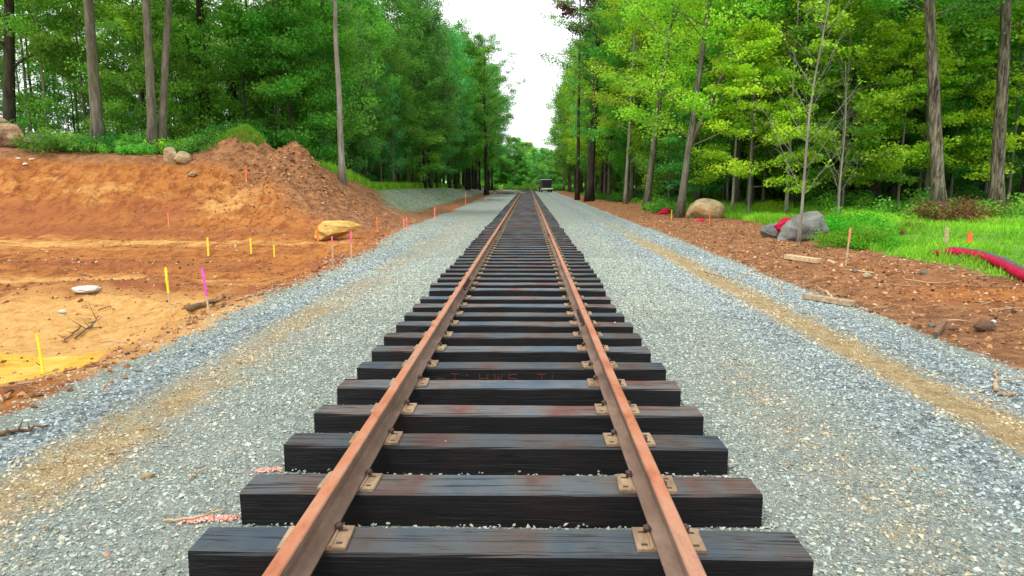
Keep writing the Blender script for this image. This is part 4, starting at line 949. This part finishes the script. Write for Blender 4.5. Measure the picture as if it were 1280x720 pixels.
# ---------------------------------------------------------------- survey stakes
def stake(px, ytop, ybot, kind, lab, loc=None, wd=.035, lean=0, ribbon=None, frac=.35, thick=.012):
    wd = wd*.8
    p = W(px, ybot) if loc is None else loc
    d = np.hypot(p[0]-CAM[0], p[1]); H = (ybot-ytop)/F*d/math.cos(PITCH)*1.0; H = max(H, .15)
    t = empty('survey_stake', p, (random.gauss(0,.03), lean, random.uniform(-.4,.4)), lab, 'survey stake', 'survey stakes')
    g = Geo(); wood = 'wood'
    g.add([(-wd/2,-thick/2,-.12),(wd/2,-thick/2,-.12),(wd/2,thick/2,-.12),(-wd/2,thick/2,-.12),(-wd/2,-thick/2,H),(wd/2,-thick/2,H),(wd/2,thick/2,H),(-wd/2,thick/2,H)],
          [(3,2,1,0),(4,5,6,7),(0,1,5,4),(1,2,6,5),(2,3,7,6),(3,0,4,7)])
    g.build('stake_shaft', M[wood if frac < .95 else kind], t)
    if frac < .95:
        h = Geo(); h.box((0,0,H*(1-frac/2)+.002), (wd+.005, thick+.005, H*frac+.004)); h.build('painted_top', M[kind], t)
    if ribbon:
        rb = Geo(); w_ = wd*.9
        q = [(0,-thick,H*.93),(w_*.7,-thick*2,H*.86),(w_*.5,-thick*2.4,H*.74),(w_*.8,-thick*1.6,H*.62)]
        for i in range(3):
            (x0,y0_,z0),(x1,y1_,z1) = q[i], q[i+1]
            rb.add([(x0-.012,y0_,z0),(x0+.014,y0_,z0),(x1+.014,y1_,z1),(x1-.012,y1_,z1),(x0-.012,y0_+.002,z0),(x0+.014,y0_+.002,z0),(x1+.014,y1_+.002,z1),(x1-.012,y1_+.002,z1)],
                   [(0,1,2,3),(7,6,5,4),(0,4,5,1),(1,5,6,2),(2,6,7,3),(3,7,4,0)])
        rb.box((0,0,H*.93), (wd+.012, thick+.012, .03)); rb.build('flagging_ribbon', M[ribbon], t)
    return t
stake(3.5, 181, 212, 'orange', 'orange-topped stake at the far left in front of the large brown boulder', wd=.1, frac=.7, loc=P(3.5, 26.8))
stake(308, 209, 226, 'orange', 'orange-topped stake on the face of the dirt mound', wd=.06, frac=.9)
stake(211, 268, 283, 'salmon', 'faint pinkish stake at the foot of the clay bank', wd=.045, frac=.9)
stake(260.5, 299, 320, 'yellow', 'yellow stake in the pit, left of a similar yellow one', wd=.06, frac=.97)
stake(314, 299, 317, 'yellow', 'yellow stake in the pit, between two other yellow stakes', wd=.055, frac=.97)
stake(343, 307, 321, 'yellow', 'shortest yellow stake, nearest to the yellow boulder', wd=.045, frac=.97)
stake(214, 341, 398, 'yellow', 'tall stake with a hanging yellow ribbon at the edge of the gravel', wd=.028, frac=.5, ribbon='yellow', lean=-.06)
stake(263, 340, 404, 'magenta', 'tall stake with magenta ribbon and painted top at the edge of the gravel', wd=.026, frac=.5, ribbon='magenta', lean=-.06)
stake(54, 425, 468, 'yellow', 'yellow stake standing in the bright yellow clay', wd=.035, frac=.97, lean=-.06)
stake(394, 271, 291, 'orange', 'orange stake just behind the left end of the yellow boulder', wd=.05, frac=.9, loc=P(394, 20.6))
stake(416.5, 297, 335, 'pink', 'pink-topped stake in front of the yellow boulder, the left one of two', wd=.035, frac=.22)
stake(439.5, 290, 326, 'pink', 'pink-ribboned stake in front of the yellow boulder, the right one of two', wd=.035, frac=.4, ribbon='pink')
stake(472, 272, 290, 'orange', 'orange stake between the yellow boulder and the pair of pink stakes', wd=.06, frac=.85)
stake(505, 274, 288, 'salmon', 'faded stake, the left one of the close pair at the toe of the slope', wd=.05, frac=.9)
stake(508.5, 272, 290, 'pink', 'pink ribboned stake, right one of the close pair at the toe of the slope', wd=.05, frac=.7, ribbon='pink')
stake(543.5, 260, 278, 'pink', 'pinkish stake at the toe of the graded slope, beyond the close pair', wd=.06, frac=.6, ribbon='salmon')
stake(566, 257, 266, 'orange', 'short orange stake at the toe of the graded slope', wd=.1, frac=.9)
stake(582, 240, 256, 'salmon', 'faded pinkish stake on the green graded slope near the far left trees', wd=.06, frac=.9)
stake(607, 247, 254, 'salmon', 'farthest little orange stake by the left edge of the gravel', wd=.08, frac=.9)
stake(1057, 290, 332, 'salmon', 'brownish stake with faded orange top in front of the bright green bush', wd=.038, frac=.35, lean=.06)
stake(1182, 288, 312, 'wood_old', 'plain weathered wooden post beyond the left end of the crimson tube', wd=.075, frac=.0001, thick=.05)
stake(889, 264, 284, 'orange', 'thin orange stake in front of the tan boulder', wd=.03, frac=.9, loc=P(889, 27))
stake(841, 256, 268, 'yellow', 'thin yellow stake left of the forked tree', wd=.03, frac=.97, loc=P(841, 31))
stake(972, 270, 282, 'salmon', 'tiny orange-topped stake in the bright grass left of the grey rocks', wd=.04, frac=.9, loc=P(972, 22))
def flag(px, ytop, ybot, lab):
    p = W(px, ybot+4); t = empty('marker_flag', p, (0,.05,0), lab, 'marker flag')
    Geo().tube([(0,0,-.1),(0,0,.42)], .003, 5).build('wire', M['spike'], t)
    Geo().add([(0,-.002,.2),(.13,-.01,.16),(.15,.01,.34),(0,-.002,.42),(0,.002,.2),(.13,-.006,.16),(.15,.014,.34),(0,.002,.42)], [(0,1,2,3),(7,6,5,4),(0,4,5,1),(1,5,6,2),(2,6,7,3),(3,7,4,0)])
    g = Geo(); g.add([(-.02,-.004,.18),(.13,-.01,.16),(.10,.01,.38),(0,-.002,.42),(-.02,.0,.18),(.13,-.006,.16),(.10,.014,.38),(0,.002,.42)], [(0,1,2,3),(7,6,5,4),(0,4,5,1),(1,5,6,2),(2,6,7,3),(3,7,4,0)])
    g.build('pennant', M['orange'], t)
flag(1207, 296, 308, 'orange-red marker flag in front of the russet shrub')

# ---------------------------------------------------------------- crimson tube, cloths
t = empty('erosion_tube', (0,0,0), label='long crimson and charcoal fabric tube curving across the grass at the right', cat='erosion tube')
ctr = [W(1160, 320), W(1185, 320), W(1210, 322), W(1235, 328), W(1258, 338), W(1276, 349), W(1310, 364)]
ctr = np.array(ctr); t.location = [float(v) for v in ctr[0]]; ctr = ctr-ctr[0]
s = np.linspace(0, 1, 40); k_ = np.linspace(0, 1, len(ctr)); path = np.stack([np.interp(s, k_, ctr[:,i]) for i in range(3)], -1)
for _ in range(6): path[1:-1] = (path[:-2]+path[1:-1]*2+path[2:])/4
def half_tube(a0, a1, R, off, bump=.04, n=9, top=.10):
    T = np.gradient(path, axis=0); T /= np.linalg.norm(T, axis=1)[:,None]; N = np.stack([T[:,1], -T[:,0], 0*T[:,0]], -1); N /= np.linalg.norm(N, axis=1)[:,None]
    if N[:,1].mean() > 0: N = -N
    V = []
    ang = np.linspace(a0, a1, n)
    for i in range(len(path)):
        e = .45+.55*min(1, i/7.0); 
        for a in ang:
            rr_ = e*(1+bump*math.sin(i*1.9+a*3)+bump*math.sin(i*.83))
            V.append(path[i]+N[i]*math.cos(a)*R*rr_+np.array([0,0,top*e+math.sin(a)*R*.75*rr_+off]))
    V = np.array(V); m = len(path)
    Vi = V.copy().reshape(m, n, 3); cen = path[:,None]+np.array([0,0,top*.9]); Vi = cen+(Vi-cen)*.8
    V2 = np.concatenate([V, Vi.reshape(-1,3)]); o = m*n
    Fs = [(i*n+j, i*n+j+1, (i+1)*n+j+1, (i+1)*n+j) for i in range(m-1) for j in range(n-1)]
    Fs += [(o+i*n+j+1, o+i*n+j, o+(i+1)*n+j, o+(i+1)*n+j+1) for i in range(m-1) for j in range(n-1)]
    for i in range(m-1): Fs += [(i*n, (i+1)*n, o+(i+1)*n, o+i*n), (i*n+n-1, o+i*n+n-1, o+(i+1)*n+n-1, (i+1)*n+n-1)]
    for j in range(n-1): Fs += [(j, o+j, o+j+1, j+1), ((m-1)*n+j, (m-1)*n+j+1, o+(m-1)*n+j+1, o+(m-1)*n+j)]
    g = Geo(); g.add(V2, Fs); return g
half_tube(-.9, 1.0, .135, 0, .07).build('painted_side', M['red_cloth'], t, smooth=True)
half_tube(1.02, 3.9, .135, 0, .07).build('fabric_top', M['grey_cloth'], t, smooth=True)
fl = Geo(); i = 34; pp = path[i]; fl.box(pp+np.array([-.10,-.17,.02]), (.13,.035,.34), rz=-.5, jit=.01); fl.build('hanging_flap', M['red_cloth'], t)
def cloth(px, py, R, lab, sd, loc=None, flatz=.6):
    p = W(px, py) if loc is None else loc
    import bmesh
    bm = bmesh.new(); bmesh.ops.create_icosphere(bm, subdivisions=4, radius=1); V = np.array([v.co for v in bm.verts])
    V = V*(1+.3*fbm(V[:,0]*1+V[:,2], V[:,1]+V[:,2]*.5, .45, 3, sd)[:,None])*np.array([R,R*.6,R*flatz])
    for v, c in zip(bm.verts, V): v.co = c
    me = bpy.data.meshes.new('fabric_bundle'); bm.to_mesh(me); bm.free(); me.polygons.foreach_set('use_smooth', [True]*len(me.polygons))
    o = link('fabric_bundle', me, M['red_cloth']); o.location = (p[0], p[1], p[2]+R*flatz*.6); o.rotation_euler = (0,-.35,.2)
    return tag(o, lab, 'fabric bundle')
q = P(984, 20.0); cloth(0, 0, .30, 'crimson fabric bundle wedged between the two grey rocks', 3, loc=q+np.array([0,0,.30]))
cloth(0, 0, .36, 'dull crimson fabric bundle by the verge left of the forked tree', 4, loc=P(831, 35), flatz=.45)
cloth(0, 0, .26, 'low crimson fabric strip in front of the tan boulder', 5, loc=P(876, 28.5), flatz=.25)

# ---------------------------------------------------------------- planks, sticks and litter
def plank(a, b, wd, th, mat, lab, cat='plank', lift=.03):
    pa, pb = W(*a), W(*b); L = np.linalg.norm(pb-pa); d = pb-pa
    t = Geo().box((0,0,0), (L, wd, th), jit=.004).build('plank', M[mat], bevel=.003, seg=1)
    t.location = (pa+pb)/2+np.array([0,0,lift]); t.rotation_euler = (0, -math.asin(d[2]/L), math.atan2(d[1], d[0])); return tag(t, lab, cat)
plank((983,324), (1024,330), .16, .09, 'wood', 'short pale sawn board in front of the bare sapling', lift=.06)
plank((1035,327), (1044,331), .06, .04, 'wood', 'little offcut of pale wood right of the short sawn board')
plank((1006,374), (1066,384), .13, .07, 'wood_old', 'weathered brown board lying on the edge of the right gravel', lift=.05)
plank((1062,339), (1092,343), .04, .02, 'wood', 'thin pale lath lying on the soil beside the orange-topped stake')
plank((1168,424), (1181,408), .05, .05, 'wood_brown', 'short dark stake end poking up from the soil on the right', 'wood piece', .06)
def stick(pts, r0, mat, lab, name='stick', branch=2, lift=.02, group=None):
    P3 = [W(*p)+np.array([0,0,lift]) for p in pts]; o = P3[0]; P3 = np.array(P3)-o
    s = np.linspace(0, 1, 12); k = np.linspace(0, 1, len(P3)); q = np.stack([np.interp(s, k, P3[:,i]) for i in range(3)], -1)
    for _ in range(3): q[1:-1] = (q[:-2]+2*q[1:-1]+q[2:])/4
    rg = np.random.default_rng(int(pts[0][0]*7+pts[0][1])); q += rg.normal(0, r0*.5, q.shape)
    g = Geo(); g.tube(q, np.linspace(r0, r0*.4, 12), 6); L = np.linalg.norm(q[-1])
    for b in range(branch):
        i = rg.integers(3, 10); d = rg.normal(0, 1, 3); d[2] = abs(d[2])*.5; d /= np.linalg.norm(d); g.tube([q[i], q[i]+d*L*.12, q[i]+d*L*.25+np.array([0,0,.01])], [r0*.5, r0*.35, r0*.15], 5)
    t = g.build(name, M[mat], loc=o, smooth=True); return tag(t, lab, 'stick', group)
stick([(241,390),(262,380),(292,370)], .05, 'wood_brown', 'flat grey-brown log piece lying behind the magenta-ribboned stake', 'log', 1, .03)
stick([(95,425),(118,408),(122,398)], .014, 'wood_brown', 'tangle of dark roots sticking out of the mud', 'root_tangle', 6, .03)
stick([(100,412),(85,425),(78,430)], .012, 'wood_brown', 'small dark root beside the root tangle', 'root_tangle', 5)
stick([(0,545),(25,541),(60,537)], .018, 'wood_brown', 'thin brown stick at the left edge where soil meets gravel')
stick([(205,655),(245,652),(285,640)], .007, 'wood', 'thin straw-coloured stick on the left gravel near the pink paint')
stick([(238,603),(248,592),(268,586)], .007, 'wood_old', 'small curved twig on the left gravel behind the second crosstie')
stick([(925,342),(955,348),(975,345)], .012, 'wood', 'pale thin branch lying on the brown verge left of the sawn board')
stick([(960,350),(975,362),(980,372)], .012, 'wood', 'pale branch at the edge of the right gravel')
stick([(880,340),(905,348),(930,352)], .010, 'wood_old', 'thin branch along the tan strip of the right gravel')
stick([(1130,350),(1170,356),(1200,352)], .010, 'wood', 'pale twig below the crimson tube')
stick([(1040,378),(1036,370),(1033,366)], .02, 'wood', 'stub of pale wood standing behind the weathered board', lift=.04)
stick([(1245,492),(1243,478),(1246,463)], .022, 'wood_old', 'pale weathered stick lying on the grey stones at the right edge', branch=1)
stick([(1250,493),(1258,497),(1266,493)], .026, 'wood_old', 'knobbly brown root piece at the end of the weathered stick', branch=2)
stick([(640-340,375),(330,368),(352,362)], .02, 'wood_old', 'thin stick on the soil right of the magenta-ribboned stake')
for i in range(70):
    px, py = rr.uniform(700,1279), rr.uniform(262,450)
    q = W(px, py)
    if not (edge_right(q[1])-.1 < q[0] < 8.7) or q[1] > 32: continue
    a = rr.uniform(0,6.28); L = rr.uniform(.15,.6); g = Geo()
    g.tube([(0,0,0),(math.cos(a)*L*.5,math.sin(a)*L*.5,rr.uniform(0,.04)),(math.cos(a+.2)*L,math.sin(a+.2)*L,rr.uniform(-.02,.03))], [.008,.007,.003], 5)
    tag(g.build('twig', M[rr.choice(['wood','wood_old','wood_brown'])], loc=q+np.array([0,0,.03])), 'small dry twig lying among the loose soil of the right verge', 'twig', 'twigs on the right verge')
for i in range(46):
    px, py = rr.uniform(0,560), rr.uniform(262,520)
    q = W(px, py)
    if q[0] > edge_left(q[1]) or q[1] > 30: continue
    a = rr.uniform(0,6.28); L = rr.uniform(.12,.5); g = Geo()
    g.tube([(0,0,0),(math.cos(a)*L*.5,math.sin(a)*L*.5,rr.uniform(0,.03)),(math.cos(a+.2)*L,math.sin(a+.2)*L,rr.uniform(-.02,.03))], [.009,.007,.003], 5)
    tag(g.build('twig', M[rr.choice(['wood_old','wood_brown'])], loc=q+np.array([0,0,.025])), 'small dry twig lying on the orange soil of the left pit', 'twig', 'twigs in the left pit')
# fallen leaves on the gravel
lv = Geo(); lv.add([(-.02,0,.004),(0,-.012,.0),(.022,0,.006),(0,.012,.0),(-.02,0,.006),(0,-.012,.002),(.022,0,.008),(0,.012,.002)], [(3,2,1,0),(4,5,6,7),(0,1,5,4),(1,2,6,5),(2,3,7,6),(3,0,4,7)])
lm = lv.mesh('fallen_leaf'); M['leaf_dry'] = m_plain('dry_leaf', (.34,.17,.09), .8, .5, 30); lm.materials.append(M['leaf_dry'])
for i, (a_, b_) in enumerate(((276,548),(206,579),(209,686),(135,700),(1086,605),(1105,640),(1250,688),(1176,622),(1010,468),(1095,460),(985,585),(390,510),(330,520),(247,634),(1140,590),(880,420))):
    q = W(a_, b_); o = link('fallen_leaf', lm, None, loc=q+np.array([0,0,.022])); o.rotation_euler = (rr.uniform(-.4,.4), rr.uniform(-.4,.4), rr.uniform(0,6)); s_ = rr.uniform(.6,1.1); o.scale = (s_,)*3
    tag(o, 'single dry reddish leaf lying on the gravel', 'leaf', 'dry leaves on the gravel')
# paint sprayed on the stones
def paint(p0, p1, lab, n=260):
    a, b = W(*p0), W(*p1); r = np.random.default_rng(int(p0[0])); t = r.random(n)[:,None]
    xy = (a+(b-a)*t)[:,:2]+r.normal(0, .012, (n,2)); sz = r.uniform(.006,.012,n)
    o = lumps('paint_mark', xy, sz, M['paintp'], {}, int(p0[0]), .6, .9); tag(o, lab, 'paint mark'); return o
M['paintp'] = m_plain('sprayed_pink_paint', (.75,.36,.28), .8, .35, 60)
paint((228,653), (297,648), 'streak of pink spray paint on the gravel at the left end of the second crosstie', 200)
paint((320,590), (352,588), 'short pink paint streak on the gravel at the left end of the third crosstie', 90)

# ---------------------------------------------------------------- far end: a dark utility vehicle and pale cut limbs
vp = P(682.5, 118); v = empty('utility_vehicle', vp+np.array([0,0,.0]), (0,0,.12), 'dark boxy vehicle seen from behind beside the far end of the track', 'vehicle')
g = Geo(); g.box((0,.2,1.35), (1.75,2.6,1.5), taper=.08); g.box((0,2.3,.95), (1.7,1.7,.75), taper=.1); g.build('body', M['black'], v, bevel=.08)
Geo().box((0,.2,2.16), (1.66,2.5,.10)).build('roof', M['white'], v, bevel=.03)
Geo().box((-.5,-1.1,1.62), (.55,.06,.7)).build('rear_window', M['glass'], v); Geo().box((.3,-1.1,1.62), (.8,.06,.7)).build('rear_window', M['glass'], v)
Geo().box((0,-1.32,.62), (1.95,.35,.20)).build('bumper', M['white'], v, bevel=.03)
for sx in (-1, 1):
    Geo().box((sx*.75,-1.13,1.0), (.14,.05,.24)).build('tail_light', M['red_light'], v)
    for yy_ in (-.5, 2.3):
        wv = Geo().tube([(sx*.72,yy_,.38),(sx*.95,yy_,.38)], .38, 20).build('wheel', M['rubber'], v)
        Geo().tube([(sx*.80,yy_,.38),(sx*.965,yy_,.38)], .2, 14).build('rim', M['white'], wv)
bp = P(634, 100); t = empty('branch_pile', bp, label='pile of pale cut branches at the left side near the end of the track', cat='branch pile')
g = Geo()
for i in range(22):
    a = rr.uniform(-.5,.5); x0 = rr.uniform(-2.2,1.4); L = rr.uniform(.8,2.2); z0 = rr.uniform(.05,.5); yo = rr.uniform(-.6,.6)
    g.tube([(x0,yo,z0),(x0+L*.5*math.cos(a),yo+.3*math.sin(a*3),z0+.12),(x0+L*math.cos(a),yo+L*math.sin(a),z0*.7+.3*abs(math.sin(a)))], [.13,.11,.06], 6)
M['pale_limb'] = m_plain('pale_peeled_limb', (.72,.66,.56), .8, .2)
g.build('cut_limbs', M['pale_limb'], t)

C.render.engine = 'CYCLES'
C.cycles.max_bounces = 6; C.cycles.diffuse_bounces = 3; C.cycles.transmission_bounces = 3; C.cycles.transparent_max_bounces = 4
